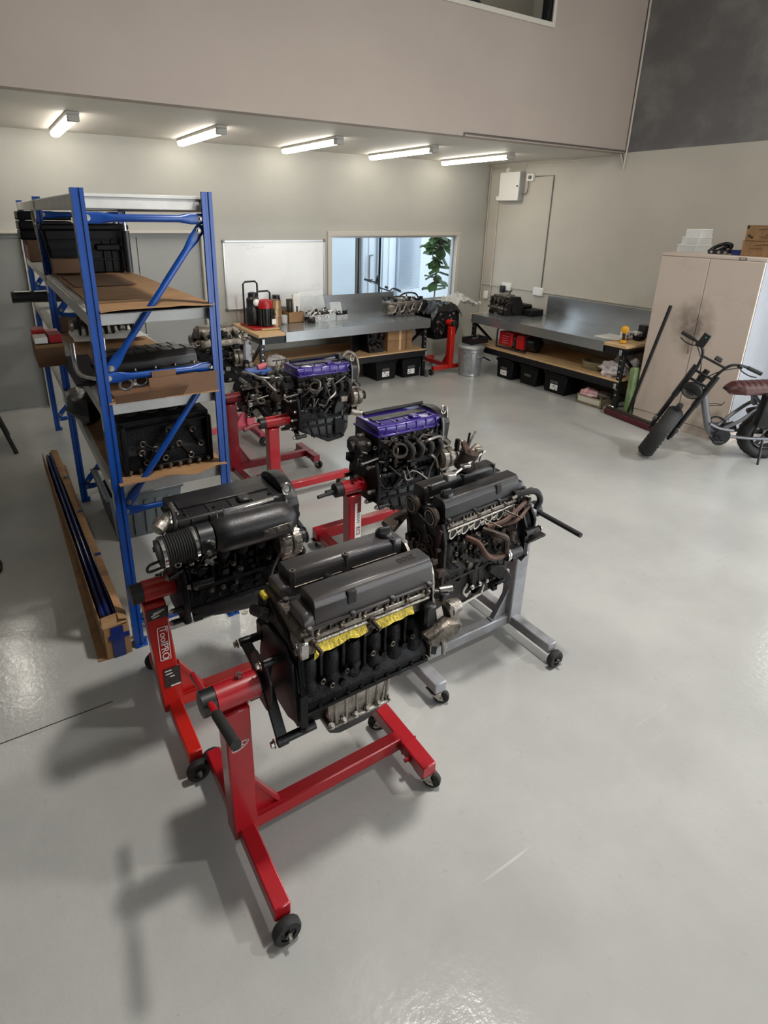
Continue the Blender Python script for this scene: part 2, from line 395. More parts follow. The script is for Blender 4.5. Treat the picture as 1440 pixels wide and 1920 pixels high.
# window in the back wall
w = thing('window_1', '', '', (0, 0, 0)); del w['category']; del w['label']; struct(w)
b = B(); f = .07
b.box(wx0 - f, wx1 + f, YW - .025, YW, wz1, wz1 + f, bev=.004).box(wx0 - f, wx0, YW - .025, YW, wz0 - f, wz1, bev=.004).box(wx1, wx1 + f, YW - .025, YW, wz0 - f, wz1, bev=.004).box(wx0 - f, wx1 + f, YW - .03, YW, wz0 - f, wz0, bev=.004)
b.done('window_frame', 'trim_paint', w)
B().box(wx0, wx1, YW + .065, YW + .071, wz0, wz1).done('pane', 'window_glass', w)
b = B()
for q in ((wx0, wx0 + .03, wz0, wz1), (wx1 - .03, wx1, wz0, wz1), (wx0 + .03, wx1 - .03, wz1 - .03, wz1), (wx0 + .03, wx1 - .03, wz0, wz0 + .03)): b.box(q[0], q[1], YW + .05, YW + .09, q[2], q[3])
b.done('sash', 'alu_frame', w)
# window of the mezzanine office, top of the picture
w = thing('window_2', '', '', (0, 0, 0)); del w['category']; del w['label']; struct(w)
b = B().box(4.25, 5.965, YS - .02, YS + .02, 4.39, 4.44, bev=.003).box(5.915, 5.965, YS - .02, YS + .02, 4.44, 5.55, bev=.003).box(4.25, 4.3, YS - .02, YS + .02, 4.44, 5.55, bev=.003).box(4.3, 5.915, YS - .02, YS + .02, 5.5, 5.55, bev=.003)
b.done('window_frame', 'trim_paint', w)
B().box(4.3, 5.915, YS + .06, YS + .066, 4.44, 5.5).done('pane', 'window_glass', w)
b = B().box(5.86, 5.915, YS + .02, YS + .10, 4.44, 5.5); b.done('sash', 'black_steel', w)
slab('wall_office', 'trim_paint', (3.2, 7.2, 7.0, 7.1, ZC + .12, 6.5), (3.1, 3.2, YS + .14, 7.1, ZC + .12, 6.5), (7.2, 7.3, YS + .14, 7.1, ZC + .12, 6.5))
o = thing('office_chair', 'dark chair back seen through the small window at the very top', 'chair', (5.02, 5.92, ZC + .12))
B().prism([(-.28, 0), (.28, 0), (.30, .1), (.22, .16), (-.22, .16), (-.30, .1)], (0, 0, 1.18), (1, 0, 0), (0, 0, 1), (0, .05, 0), bev=.015).done('backrest', 'plastic_black', o)
B().box(-.25, .25, -.02, .42, .44, .52, bev=.02).done('seat', 'plastic_black', o)
B().cyl((0, .2, .1), (0, .2, .44), .03).done('column', 'black_steel', o)
b = B()
for k in range(5): b.bar((0, .2, .1), (.3 * math.cos(k * 1.2566), .2 + .3 * math.sin(k * 1.2566), .03), .05, .03)
b.done('base', 'black_steel', o)
b = B().bar((-.2, .04, .5), (-.2, .03, 1.2), .03, .02).bar((.2, .04, .5), (.2, .03, 1.2), .03, .02); b.done('back_stay', 'black_steel', o)

struct(B().box(3.1, 7.3, YS + .14, 7.1, 6.5, 6.6).done('ceiling_office', 'ceiling_paint'))
b = B().box(5.0, 6.2, 6.2, 6.32, 6.44, 6.48); tag(b.done('ceiling_light', 'lamp_tube'), 'added unseen light that brightens the room behind the high window', 'light')  # unseen lamp added so the room behind the window isn't black
tag(B().tube([(4.74, YS - .012, 3.185), (4.74, YS - .012, 3.225), (4.80, YS - .012, 3.225), (XW - .02, YS - .012, 3.22)], .010, smooth=False).done('conduit', 'heatsink'), 'thin dark conduit along the lower edge of the mezzanine wall', 'conduit')
# outside the window: white cladding, door, blinds, fig plant, another bike
struct(B().box(2.5, 10.5, YW + .14, 11.0, -.12, 0).done('floor_outside', 'outdoor_ground'))
slab('wall_outside', 'cladding_white', (3.5, 11.0, 10.2, 10.3, 0, 4.0))
for n, (x0, x1) in enumerate(((6.31, 6.71), (6.80, 7.20))):
    d = thing('door_%d' % (n + 3), '', '', (0, 0, 0)); del d['category']; del d['label']; struct(d)
    b = B().box(x0, x1, 10.12, 10.16, .05, 2.3); b.done('door_leaf', 'cladding_white', d)
    b = B()
    k = x0 + .06
    while k < x1 - .06: b.box(k, k + .10, 10.10, 10.12, .15, 2.2, bev=.008); k += .15
    b.done('rib', 'cladding_white', d)
    if n == 0: B().tube([(x1 - .08, 10.12, 1.62), (x1 - .20, 10.05, 1.62), (x1 - .20, 10.05, 1.15), (x1 - .08, 10.12, 1.15)], .014, smooth=False).done('door_handle', 'heatsink', d)
    b = B().box(x0 - .07, x0 - .01, 10.06, 10.2, 0, 2.4).box(x1 + .01, x1 + .07, 10.06, 10.2, 0, 2.4); b.done('door_frame', 'blind_white' , d)
slab('wall_outside_side', 'wall_paint', (9.0, 9.1, YW + .14, 10.3, 0, 4))
slab('wall_outside_pier', 'cladding_white', (3.5, 6.08, 9.9, 10.0, 0, 4))
struct(B().box(6.12, 6.17, 9.95, 10.1, 0, 3).done('trim_3', 'heatsink')); struct(B().box(6.20, 6.25, 9.95, 10.1, 0, 3).done('trim_4', 'heatsink'))
o = thing('window_blind', 'white slatted blind outside the window, left of the leafy plant', 'blind', (0, 0, 0))
B().box(7.25, 7.76, 10.0, 10.05, 2.25, 2.32, bev=.006).done('headrail', 'blind_white', o)
sl = None
for k in range(62):
    z = 2.22 - k * .021
    if sl is None: s0 = B().bar((-.25, 0, 0), (.25, 0, 0), .022, .0015, up=(0, .55, .8)); sl = s0.mesh('slat', 'blind_white')
    q = bpy.data.objects.new('slat', sl); COL.objects.link(q); q.parent = o; q.location = (7.505, 10.02, z)
# fig plant in a pot on the outside ground
o = thing('fig_plant', 'tall fig plant with broad dark leaves behind the window glass', 'plant', (7.12, 8.75, 0))
B().lathe([(.13, 0), (.17, .30), (.18, .32), (.165, .32), (.16, .28)], (0, 0, 0), Z, 20).done('pot', 'plastic_white', o)
st = [(0, 0, .28), (.02, 0, .9), (.06, .02, 1.35), (.08, 0, 1.75), (.14, .02, 2.2)]
B().tube(st, .018, r2=.009).tube([(.06, .02, 1.35), (-.05, .03, 1.7), (-.07, 0, 2.1)], .011).done('stem', 'stem_brown', o)
def leaf_mesh():
    def f(u, v):
        a = (v - .5) * 2; wd = math.sin(PI * min(1, u * .93 + .035)) ** .6 * (.45 + .55 * u) * .125
        return V((u * .26, a * wd, -.06 * u * u + .03 * abs(a) + .008 * math.sin(9 * u)))
    return B().grid(f, 6, 4).thick(.0012).mesh('leaf', 'leaf_green')
lm = leaf_mesh(); rnd = random.Random(4)
def add_leaf(p, az, tilt, sc):
    q = bpy.data.objects.new('leaf', lm); COL.objects.link(q); q.parent = o
    q.location = p; q.rotation_euler = (rnd.uniform(-.5, .5), tilt, az); q.scale = (sc, sc, sc)
for k in range(46):
    t = ((k + .5) / 46) ** .8; z = 1.0 + 1.2 * t; br = k % 3 == 0 and z > 1.5
    sx = -.05 if br else .03 + .1 * t
    add_leaf((sx, .01, z), k * 2.4 + rnd.uniform(-.4, .4), rnd.uniform(-.5, .7), rnd.uniform(.85, 1.2) * (1.15 if t > .55 else .85))

# ---------------------------------------------------------------- mezzanine batten lights
LX = (-.47, .90, 2.29, 3.68, 5.07, 6.42)
for i, x in enumerate(LX):
    y0, y1 = 6.36, 7.84
    names = ['batten light outside the frame at far left', 'leftmost lit batten light in view under the mezzanine', 'second lit batten light from the left', 'middle lit batten light of the row', 'fourth lit batten light from the left', 'lit batten light nearest the switchboard corner']
    o = thing('ceiling_light', names[i], 'light', (x, 0, ZC), 0, 'batten lights under the mezzanine')
    B().box(-.055, .055, y0, y1, -.03, 0, bev=.004).done('lamp_body', 'lamp_body', o)
    B().box(-.05, .05, y0 - .012, y0 + .07, -.085, -.028, bev=.006).done('end_cap', 'lamp_body', o)
    B().prism([(-.05, 0), (.05, 0), (.046, -.035), (.03, -.052), (-.03, -.052), (-.046, -.035)], (0, y0 + .07, -.028), (1, 0, 0), (0, 0, 1), (0, y1 - y0 - .08, 0), bev=.003).done('diffuser', 'lamp_tube', o)

# ---------------------------------------------------------------- switchboard and conduits on the right wall
b = B()
x = XW - .014
b.tube([(x, YS - .02, 6.9), (x, YS - .02, 3.30), (x, YS + .06, 3.19), (x, YS + .30, 3.165), (x, 7.1, 3.165), (x, 7.2, 3.15), (x, 7.26, 3.05)], .014, k=3)
o = tag(b.done('conduit', 'trim_paint'), 'grey conduit running down the mezzanine edge then to the switchboard', 'conduit')
b = B().tube([(x, 7.62, 3.05), (x, 7.64, 3.12), (x, 7.72, 3.15), (x, 7.95, 3.13), (x, 7.99, 3.05), (x, 7.99, .95)], .012, k=3)
tag(b.done('conduit', 'trim_paint'), 'thin conduit in the corner dropping from above the switchboard', 'conduit')
tag(B().cyl((x, 7.76, 2.62), (x, 7.76, 1.0), .012).done('conduit', 'trim_paint'), 'upright conduit below the left edge of the switchboard', 'conduit')
b = B().tube([(x + .004, 7.0, 2.975), (x + .004, 6.63, 2.975), (x + .004, 6.62, 1.26)], .009, smooth=False)
tag(b.done('conduit', 'heatsink'), 'dark cable dropping right of the switchboard to the white outlet', 'cable')
b = B().box(XW - .022, XW, 4.2, YW - .02, 1.222, 1.25, bev=.003)
tag(b.done('cable_duct', 'wall_paint'), 'flat cable duct running level along the wall above the right bench', 'duct')
o = thing('switchboard', 'white electrical switchboard high on the wall near the corner', 'switchboard', (XW, 7.44, 2.62))
B().box(-.11, 0, -.22, .22, 0, .44, bev=.006).done('enclosure', 'alu_frame', o)
B().box(-.125, -.108, -.215, .215, .005, .435, bev=.004).done('door', 'plastic_white', o)
B().cyl((-.125, -.19, .22), (-.14, -.19, .22), .012).done('latch', 'plastic_black', o)
B().cyl((-.06, .12, .47), (0, .12, .47), .04, n=18).done('siren', 'plastic_white', o)
tag(B().box(XW - .05, XW, 7.70, 7.79, 2.63, 2.70, bev=.005).done('junction_box', 'plastic_white'), 'small white junction box at the lower left of the switchboard', 'box')
o = thing('isolator', 'small white isolator with a dark cable right of the switchboard', 'switch', (XW, 7.06, 2.96))
B().box(-.05, 0, -.05, .09, -.05, .06, bev=.006).done('body', 'plastic_white', o)
B().box(-.07, -.05, -.02, .04, -.02, .03, bev=.005).done('knob', 'heatsink', o)
B().tube([(-.03, .05, -.05), (-.03, .06, -.2), (-.03, .12, -.24), (-.05, .17, -.22)], .007).done('cable', 'heatsink', o)
tag(B().box(XW - .045, XW, 6.56, 6.76, 1.17, 1.30, bev=.008).done('power_outlet', 'plastic_white'), 'white power outlet on the duct at the foot of the dark cable', 'outlet')
o = thing('power_outlet', 'white power outlet with a black plug above the small engine block', 'outlet', (XW, 7.36, 1.24))
B().box(-.045, 0, -.10, .10, -.06, .07, bev=.008).done('faceplate', 'plastic_white', o)
B().box(-.11, -.045, .0, .09, -.10, .02, bev=.01).done('plug', 'plastic_black', o)
tag(B().box(XW - .04, XW, 7.80, 7.90, .98, 1.12, bev=.006).done('power_outlet', 'plastic_white'), 'white wall outlet behind the left end of the right bench', 'outlet')

# ---------------------------------------------------------------- whiteboard
o = thing('whiteboard', 'large wiped whiteboard in an aluminium frame on the back wall', 'whiteboard', (3.585, YW, 1.06))
B().box(-.77, .77, -.014, -.004, .02, .93).done('panel', 'whiteboard', o)
b = B()
for q in ((-.79, .79, 0, .025), (-.79, .79, .925, .95), (-.79, -.768, .025, .925), (.768, .79, .025, .925)): b.box(q[0], q[1], -.024, 0, q[2], q[3], bev=.003)
b.done('board_frame', 'alu_frame', o)
for sx in (-.78, .78):
    for z in (.012, .938): B().box(sx - .02, sx + .02, -.028, 0, z - .02, z + .02, bev=.006).done('corner_cap', 'heatsink', o)
rnd = random.Random(2); b = B()
def scribble(x0, x1, z, amp):
    x = x0
    while x < x1:
        w_ = rnd.uniform(.02, .07); h = rnd.uniform(.3, 1) * amp
        b.bar((x, -.0146, z), (x + w_ * .6, -.0146, z + h * rnd.choice((-1, 1))), .004, .001, up=(0, 1, 0)); x += w_
scribble(-.45, -.2, .85, .015); scribble(-.55, -.42, .88, .012); scribble(.56, .72, .30, .03); scribble(.6, .72, .16, .02); scribble(.6, .7, .11, .015)
b.done('writing', 'marker_ink', o, stuff=True)

# ================================================================ workbenches
def bench(name, label, L, D, H, SH, mw_rot, loc, wood0, wood1, shelf_d):
    """front edge along local +x (0..L), depth along +y"""
    o = thing(name, label, 'workbench', loc, mw_rot, 'steel topped workbenches')
    lw = .06
    for x in (.05, L - .05):
        for y in (.04, D - .06):
            p = B().box(x - lw / 2, x + lw / 2, y - .02, y + .03, 0, H - .07, bev=.004).done('leg', 'black_steel', o)
            hb = B()
            for k in range(8):
                z = .15 + k * .075
                hb.cyl((x, y - .0195, z + .1), (x, y - .0215, z + .1), .011, n=8)
            hb.done('slot', 'alu_frame', p, stuff=True)
        B().bar((x, .04, .28), (x, .04 + .42, .08), .03, .02).bar((x, .04, H - .12), (x, D - .1, H - .12), .03, .05).bar((x, .06, H - .15), (x, .46, H - .48), .03, .035).done('side_brace', 'black_steel', o)
    for y in (.02, D - .05):
        B().box(.02, L - .02, y - .02, y + .02, H - .14, H - .045, bev=.004).done('top_beam', 'black_steel', o)
        B().box(.02, L - .02, y - .02, y + .02, SH - .11, SH - .02, bev=.004).done('shelf_beam', 'black_steel', o)
    for x in (.05, L - .05): 
        for z in (H - .10, SH - .07): B().box(x - .018, x + .018, -.0245, -.0195, z - .035, z + .035, bev=.002).done('clip', 'alu_frame', o)
    B().box(-.01, L + .01, -.015, D, H - .045, H - .006, bev=.003).done('wooden_top', 'plywood', o)
    t = B()
    t.box(wood0, L - wood1, -.02, D - .01, H - .006, H)
    t.box(wood0, L - wood1, -.026, -.018, H - .13, H)
    t.box(wood0 + .6, L - wood1, D - .012, D - .004, H, H + .30)
    t.done('sheet_metal_top', 'galvanised_top', o)
    B().box(.03, L - .03, .0, shelf_d, SH - .02, SH, bev=.003).done('shelf', 'plywood', o)
    return o
BL = bench('workbench', 'long steel topped workbench below the whiteboard and window', 2.78, .98, .9, .44, 0, (2.84, 6.96, 0), .37, .0, .96)
BR = bench('workbench', 'long steel topped workbench along the right wall under the conduits', 2.80, 1.02, .9, .44, -PI / 2, (6.55, 7.06, 0), .05, .30, 1.0)

# ================================================================ blue pallet rack
RX0, RX1, RY = .365, .99, (2.945, 5.03, 7.055)
LEV = (1.0, 1.45, 1.90, 2.425)
rack = thing('storage_rack', 'tall blue and grey steel rack with cardboard covered shelves', 'rack', (0, 0, 0))
def upright(x, y, flip):
    s = -1 if flip else 1
    pr = [(0, 0), (.017, 0), (.021, .006), (.031, .006), (.035, 0), (.052, 0), (.052, .018), (.046, .018), (.046, .006), (.034, .012), (.018, .012), (.006, .006), (.006, .05), (.014, .05), (.014, .056), (0, .056)]
    pr = [(x + s * px, y + py) for px, py in pr]
    p = B().prism(pr, (0, 0, .006), (1, 0, 0), (0, 1, 0), (0, 0, 2.442)).done('upright', 'blue_paint', rack, ang=20)
    B().box(min(x, x + s * .07), max(x, x + s * .07), y - .01, y + .07, 0, .007, bev=.002).cyl((x + s * .062, y + .03, .0), (x + s * .062, y + .03, .03), .012, n=8).done('foot_plate', 'blue_paint', p)
    b = B()
    for k in range(46):
        z = .09 + k * .05; xo = x - s * .0008
        b.box(min(xo, xo + s * .001), max(xo, xo + s * .001), y + .012, y + .022, z, z + .022)
    b.done('slot', 'matt_black', p, stuff=True)
for y in RY:
    upright(RX0, y, False); upright(RX1, y, True)
def brace(p0, p1, nm):
    p0, p1 = V(p0), V(p1); d = (p1 - p0).normalized(); s = V((-d.z, 0, d.x)); yv_ = V((0, 1, 0)); rings = []; b = B(); L = (p1 - p0).length
    for t, a, c in ((-.03, .024, .004), (.05, .026, .004), (.075, .022, .009), (.11, .017, .016), (L - .11, .017, .016), (L - .075, .022, .009), (L - .05, .026, .004), (L + .03, .024, .004)):
        rings.append([b.bm.verts.new(p0 + d * t + s * a * math.cos(2 * PI * k / 12) + yv_ * c * math.sin(2 * PI * k / 12)) for k in range(12)])
    o = b.skin(rings).done(nm, 'blue_paint', rack)
    for q in (p0, p1): B().bolt(q + V((0, -.004, 0)), (0, -1, 0), .010, .014).done('bolt', 'bolt_steel', o)
for y in RY:
    yy = y + .028; xl, xr = RX0 + .055, RX1 - .055
    for z in (2.325, 1.585, .855, .125): brace((xl, yy, z), (xr, yy, z), 'brace')
    brace((xr - .01, yy + .014, 2.27), (xl + .02, yy + .014, 1.63), 'diagonal_brace')
    brace((xr - .01, yy + .014, 1.54), (xl + .02, yy + .014, .90), 'diagonal_brace')
    brace((xr - .01, yy + .014, .81), (xl + .02, yy + .014, .17), 'diagonal_brace')
for i in range(2):
    y0, y1 = RY[i] + .06, RY[i + 1] - .005
    for k, z in enumerate(LEV):
        for x, s in ((RX0 + .005, 1), (RX1 - .045, -1)):
            h = .07
            bm_ = B().box(x, x + .04, y0, y1, z - h, z - .0, bev=.004).done('beam', 'beam_grey', rack)
            for yy in (y0 - .03, y1 + .0): B().box(x - .006 if s > 0 else x + .04, x if s > 0 else x + .046, yy - .022, yy + .03, z - .13, z + .0, bev=.002).done('beam_clip', 'beam_grey', bm_)
        B().box(RX0 + .02, RX1 - .02, y0 - .02, y1, z - .012, z + .004, bev=.002).done('shelf_panel', 'beam_grey', rack)
        for yy in (y0 - .012, y1 - .03):
            B().box(RX0 + .05, RX1 - .05, yy, yy + .03, z - .062, z - .010, bev=.003).done('end_rail', 'beam_grey', rack)

def sheet(name, label, x0, x1, y0, y1, z, m='cardboard', wav=.012, seed=0, lip=.0, grp=None, t=.004, nx=10, ny=22):
    def f(u, v):
        x = x0 + (x1 - x0) * u; y = y0 + (y1 - y0) * v
        h = wav * (noise.noise(V((x * 2.1, y * 1.6, seed))) + .6 * noise.noise(V((x * 5, y * 5, seed + 3)))) + wav * 1.1
        e = 1 - min(1, v / .08)
        h += lip * e * (.35 + noise.noise(V((x * 7, 0, seed + 9)))) 
        x += .012 * noise.noise(V((y * 4, seed, 2))) * (1 if u > .5 else -1)
        return V((x, y + .02 * noise.noise(V((x * 6, seed, 1))), z + max(.0, h)))
    return tag(B().grid(f, nx, ny).thick(t).done(name, m), label, 'cardboard', grp)
# shelf coverings
sheet('cardboard_sheet', 'big torn cardboard sheet lying on the third rack shelf', .415, .965, 2.93, 5.00, 1.906, wav=.007, seed=1, lip=.012)
sheet('cardboard_sheet', 'loose cardboard offcut on top of the third shelf sheet', .44, .80, 3.95, 4.65, 1.922, 'cardboard_dark', .003, 5)
sheet('rubber_mat', 'thin black sheet under the front of the torn cardboard sheet', .42, .95, 2.925, 3.6, 1.9045, 'matt_black', .001, 6, t=.003)['category'] = 'mat'
sheet('cardboard_sheet', 'cardboard sheet on the second rack shelf under the valve covers', .40, .955, 2.93, 5.00, 1.456, wav=.008, seed=2)
sheet('cardboard_sheet', 'cardboard sheet curling up in front of the engine block', .395, .965, 2.90, 5.0, 1.006, wav=.01, seed=3, lip=.05)
# big black tub at the back of the third shelf
o = thing('storage_tub', 'large black plastic tub standing on the third rack shelf', 'tub', (.67, 5.10, 1.906))
B().prism([(-.25, 0), (.25, 0), (.29, .33), (-.29, .33)], (0, -.22, 0), (1, 0, 0), (0, 0, 1), (0, .5, 0), bev=.02).done('body', 'tub_black', o)
B().box(-.30, .30, -.24, .30, .315, .36, bev=.012).done('lid', 'tub_black', o)
b = B()
for k in range(3): b.box(-.27 + .02, .27 - .02, -.232, -.22, .10 + k * .07, .115 + k * .07, bev=.003)
for x in (.10, .16, .22): b.box(x, x + .018, -.236, -.22, .02, .25, bev=.003)
b.done('rib', 'tub_black', o, stuff=True)
B().box(.05, .26, -.25, -.22, .17, .22, bev=.01).done('handle', 'tub_black', o)
o = tag(B().box(.40, .64, 4.70, 4.81, 1.935, 2.035, bev=.004).done('cardboard_box', 'cardboard_dark'), 'low brown box in front of the black tub on the third shelf', 'box')
o = thing('black_tube', 'slim black tube standing at the right of the black tub', 'tube', (.93, 4.80, 1.92))
B().cyl((0, 0, 0), (0, 0, .30), .028).done('body', 'plastic_black', o); B().cyl((0, 0, .30), (0, 0, .36), .012).done('rod', 'chrome', o)
for i in range(3):
    o = thing('plastic_crate', 'black slatted crate %s at the far left of the rack' % ('lowest of three', 'middle of three', 'topmost of three')[i], 'crate', (.42, 6.6, 2.10 + i * .085), 0, 'crates in the far bay')
    B().box(-.10, .34, -.25, .25, 0, .012).box(-.10, .34, -.25, -.24, 0, .075, bev=.003).box(-.10, .34, .24, .25, 0, .075, bev=.003).box(-.10, -.09, -.25, .25, 0, .075, bev=.003).box(.33, .34, -.25, .25, 0, .075, bev=.003).done('body', 'tub_black', o)
    b = B()
    for k in range(6): b.box(-.104, -.10, -.22 + k * .075, -.19 + k * .075, .015, .06)
    b.done('slat', 'heatsink', o, stuff=True)
tag(B().box(.36, .76, 6.32, 6.85, 1.905, 2.10, bev=.004).done('carton', 'cardboard_dark'), 'brown carton under the black crates in the far bay', 'box')
tag(B().bar((.42, 5.4, 1.92), (.40, 5.65, 2.33), .035, .10, up=(0, 1, 0), bev=.003).done('plank', 'stone_tan'), 'grey-brown plank leaning inside the far bay of the rack', 'plank')
# black wrapped bundle poking out of the left side
o = thing('wrapped_bundle', 'black wrapped bundle with white labels poking out left of the rack', 'bundle', (.0, 0, 0))
B().tube([(.16, 6.55, 1.565), (.30, 6.55, 1.565), (.55, 6.52, 1.56), (.9, 6.5, 1.56)], .055, n=10, k=4).done('bundle', 'bag_black', o)
B().bar((.19, 6.52, 1.622), (.32, 6.52, 1.620), .07, .004).bar((.36, 6.52, 1.619), (.52, 6.51, 1.617), .07, .004).done('sticker', 'paper_white', o)
for x0, x1, nm in ((.40, .62, 'white papers under the wrapped bundle on the far shelf'),):
    tag(B().box(.42, .85, 5.35, 6.2, 1.456, 1.475, bev=.002).done('paper_stack', 'paper_white'), nm, 'paper')
tag(B().box(.40, .74, 5.05, 5.25, 1.46, 1.58, bev=.004).done('cardboard_box', 'cardboard_dark'), 'small brown box behind the crankshaft on the second shelf', 'box')

# crankshaft on newspaper
sheet('newspaper', 'crumpled white paper under the crankshaft on the second shelf', .44, .93, 4.40, 4.88, 1.480, 'paper_white', .02, 8, t=.001, nx=12, ny=8)['category'] = 'paper'
o = thing('crankshaft', 'steel crankshaft lying on white paper on the second shelf', 'crankshaft', (.47, 4.62, 1.585))
b = B()
for k in range(6): b.cyl((k * .09 - .01, 0, 0), (k * .09 + .025, 0, 0), .031, n=16)
for k in range(5):
    a = (0, PI, 2.1, 4.2, 0)[k]; dy, dz = .045 * math.cos(a), .045 * math.sin(a)
    b.cyl((k * .09 + .03, dy, dz), (k * .09 + .07, dy, dz), .026, n=14)
b.done('journal', 'alloy_dirty', o)
b = B()
for k in range(10):
    x = .022 + (k // 2) * .09 + (k % 2) * .048; a = (0, PI, 2.1, 4.2, 0)[k // 2]
    pts = [(.085 * math.cos(t), .085 * math.sin(t)) for t in [PI * .62 + PI * .76 * j / 6 for j in range(7)]] + [(.045, -.035), (.075, 0), (.045, .035)]
    b.prism(pts, (x, 0, 0), (0, math.cos(a), math.sin(a)), (0, -math.sin(a), math.cos(a)), (.014, 0, 0), bev=.002)
b.done('counterweight', 'iron_black', o); B().cyl((.45, 0, 0), (.51, 0, 0), .024).cyl((-.03, 0, 0), (-.01, 0, 0), .05, n=20).done('snout', 'alloy', o)

# valve covers in a shallow carton on the second shelf
def valve_cover(label, x, y, z, rz, L, mcol, grp):
    o = thing('valve_cover', label, 'valve cover', (x, y, z), rz, grp)
    B().prism([(-.10, 0), (.10, 0), (.09, .05), (.05, .085), (-.05, .085), (-.09, .05)], (0, 0, 0), (0, 1, 0), (0, 0, 1), (L, 0, 0), bev=.008, seg=2).done('cover', mcol, o)
    B().box(-.008, L + .008, -.112, .112, -.012, .004, bev=.003).done('flange', mcol, o)
    b = B()
    for k in range(7): b.box(.03 + k * (L - .08) / 6, .04 + k * (L - .08) / 6, -.05, .05, .08, .089, bev=.003)
    b.done('rib', mcol, o, stuff=True)
    b = B()
    for k in range(5):
        for s in (-.103, .103): b.bolt((.03 + k * (L - .06) / 4, s, .004), Z, .007, .012)
    b.done('bolt', 'bolt_steel', o, stuff=True)
    return o
valve_cover('black valve cover in front on the second rack shelf', .44, 3.30, 1.545, .10, .50, 'cover_dark', 'loose valve covers')
v = valve_cover('second black valve cover behind the front one on the shelf', .46, 3.62, 1.50, .08, .48, 'cover_dark', 'loose valve covers')
o = thing('open_carton', 'torn open carton holding valve covers on the second shelf', 'box', (0, 0, 0))
B().box(.43, .94, 2.955, 2.963, 1.462, 1.50).box(.60, .95, 2.935, 2.943, 1.462, 1.57).box(.44, .95, 3.0, 3.8, 1.468, 1.474).done('wall', 'cardboard_dark', o)
B().hexa([(.43, 2.93, 1.462), (.76, 2.93, 1.462), (.76, 2.936, 1.462), (.43, 2.936, 1.462), (.44, 2.90, 1.515), (.79, 2.905, 1.52), (.79, 2.911, 1.52), (.44, 2.906, 1.515)]).done('flap', 'cardboard_dark', o)
B().box(.62, .74, 2.95, 2.956, 1.50, 1.60).done('flap', 'cardboard_dark', o)
o = thing('gasket', 'white port gasket leaning in the torn carton on the second shelf', 'gasket', (.50, 2.99, 1.51))
b = B()
for k in range(3): b.ring((k * .075, 0, .03 + .012 * k), (0, 1, .3), .032, .007, n=14).box(k * .075 + .026, k * .075 + .05, -.003, .003, .02 + .012 * k, .035 + .012 * k)
b.done('gasket_ring', 'alu_frame', o)
# box of parts and packs hanging off the left edge; bent chrome pipe
o = thing('parts_box', 'small dark brown box overhanging the left rack edge', 'box', (.245, 3.93, 1.475))
B().box(-.075, .075, -.09, .30, 0, .13, bev=.004).done('box', 'cardboard_dark', o); B().box(-.078, .078, -.093, -.088, .115, .135).done('flap', 'cardboard', o)
for k in range(4):
    tag(B().box(.17 + (k % 2) * .078, .24 + (k % 2) * .078, 3.86 + (k // 2) * .16, 4.0 + (k // 2) * .16, 1.612, 1.648 + .01 * (k % 3), bev=.003).done('small_packet', ('label_white', 'red_plastic', 'red_plastic', 'cloth_pink')[k]),
        ('white packet front left on the overhanging box', 'red packet front right on the overhanging box', 'red packet rear left on the overhanging box', 'pink packet rear right on the overhanging box')[k], 'packet', 'packets on the overhanging box')
tag(B().tube([(.335, 3.55, 1.66), (.335, 3.50, 1.53), (.36, 3.42, 1.495), (.42, 3.36, 1.49), (.46, 3.33, 1.53), (.465, 3.32, 1.72)], .014, n=10).done('bent_pipe', 'chrome'), 'shiny U shaped pipe hanging at the left of the second shelf', 'pipe')
tag(B().box(.31, .47, 3.36, 4.1, 1.458, 1.474).done('board', 'black_steel'), 'thin dark board under the shiny bent pipe', 'board')

# engine block on the lowest shelf
o = thing('engine_block', 'bare black four cylinder block on cardboard on the lowest shelf', 'engine block', (.445, 3.03, 1.028))
B().prism([(0, 0), (.34, 0), (.30, .10), (.27, .14), (.27, .29), (.03, .29), (.03, .14), (0, .10)], (0, .02, 0), (0, 1, 0), (0, 0, 1), (.485, 0, 0), bev=.006).done('block_casting', 'iron_black', o)
b = B()
for k in range(4): b.ring((.075 + k * .11, .17, .291), Z, .046, .006, n=20)
b.done('bore_ring', 'iron_dirty', o)
b = B()
for k in range(4): b.cyl((.075 + k * .11, .17, .289), (.075 + k * .11, .17, .293), .043, n=20)
b.done('bore', 'matt_black', o)
b = B()
for px, pz in ((.25, .22), (.11, .16), (.17, .12), (.10, .11), (.12, .05), (.30, .13), (.38, .20), (.36, .05), (.42, .11), (.22, .06)):
    b.ring((px, .012, pz), (0, 1, 0), .014, .0045, n=12, m=5)
b.done('boss_ring', 'alloy_dirty', o)
b = B()
for p, q in (((.25, .22), (.25, .10)), ((.11, .16), (.17, .12)), ((.10, .11), (.12, .05)), ((.17, .12), (.12, .05)), ((.30, .13), (.36, .05)), ((.38, .20), (.42, .11)), ((.03, .25), (.46, .26)), ((.03, .02), (.47, .03))):
    b.bar((p[0], .012, p[1]), (q[0], .012, q[1]), .012, .012, up=(0, 1, 0), bev=.003)
b.box(.0, .03, .0, .05, 0, .27, bev=.006).box(.455, .485, .0, .05, 0, .27, bev=.006)
b.done('web', 'iron_black', o)
b = B()
for k in range(9): b.bolt((.03 + k * .053, .005, .015), (0, -1, 0), .008, .012)
b.done('bolt', 'alloy_dirty', o, stuff=True)
tag(B().ball((.43, 4.1, 1.14), .16, (.8, 1.4, .75), n=14, m=9, jit=.3, seed=3).done('rubbish_bag', 'bag_black'), 'shiny black bag on the lowest shelf left of the block', 'bag')
o = thing('engine_block', 'second dark block deeper on the lowest rack shelf', 'engine block', (.50, 3.62, 1.028))
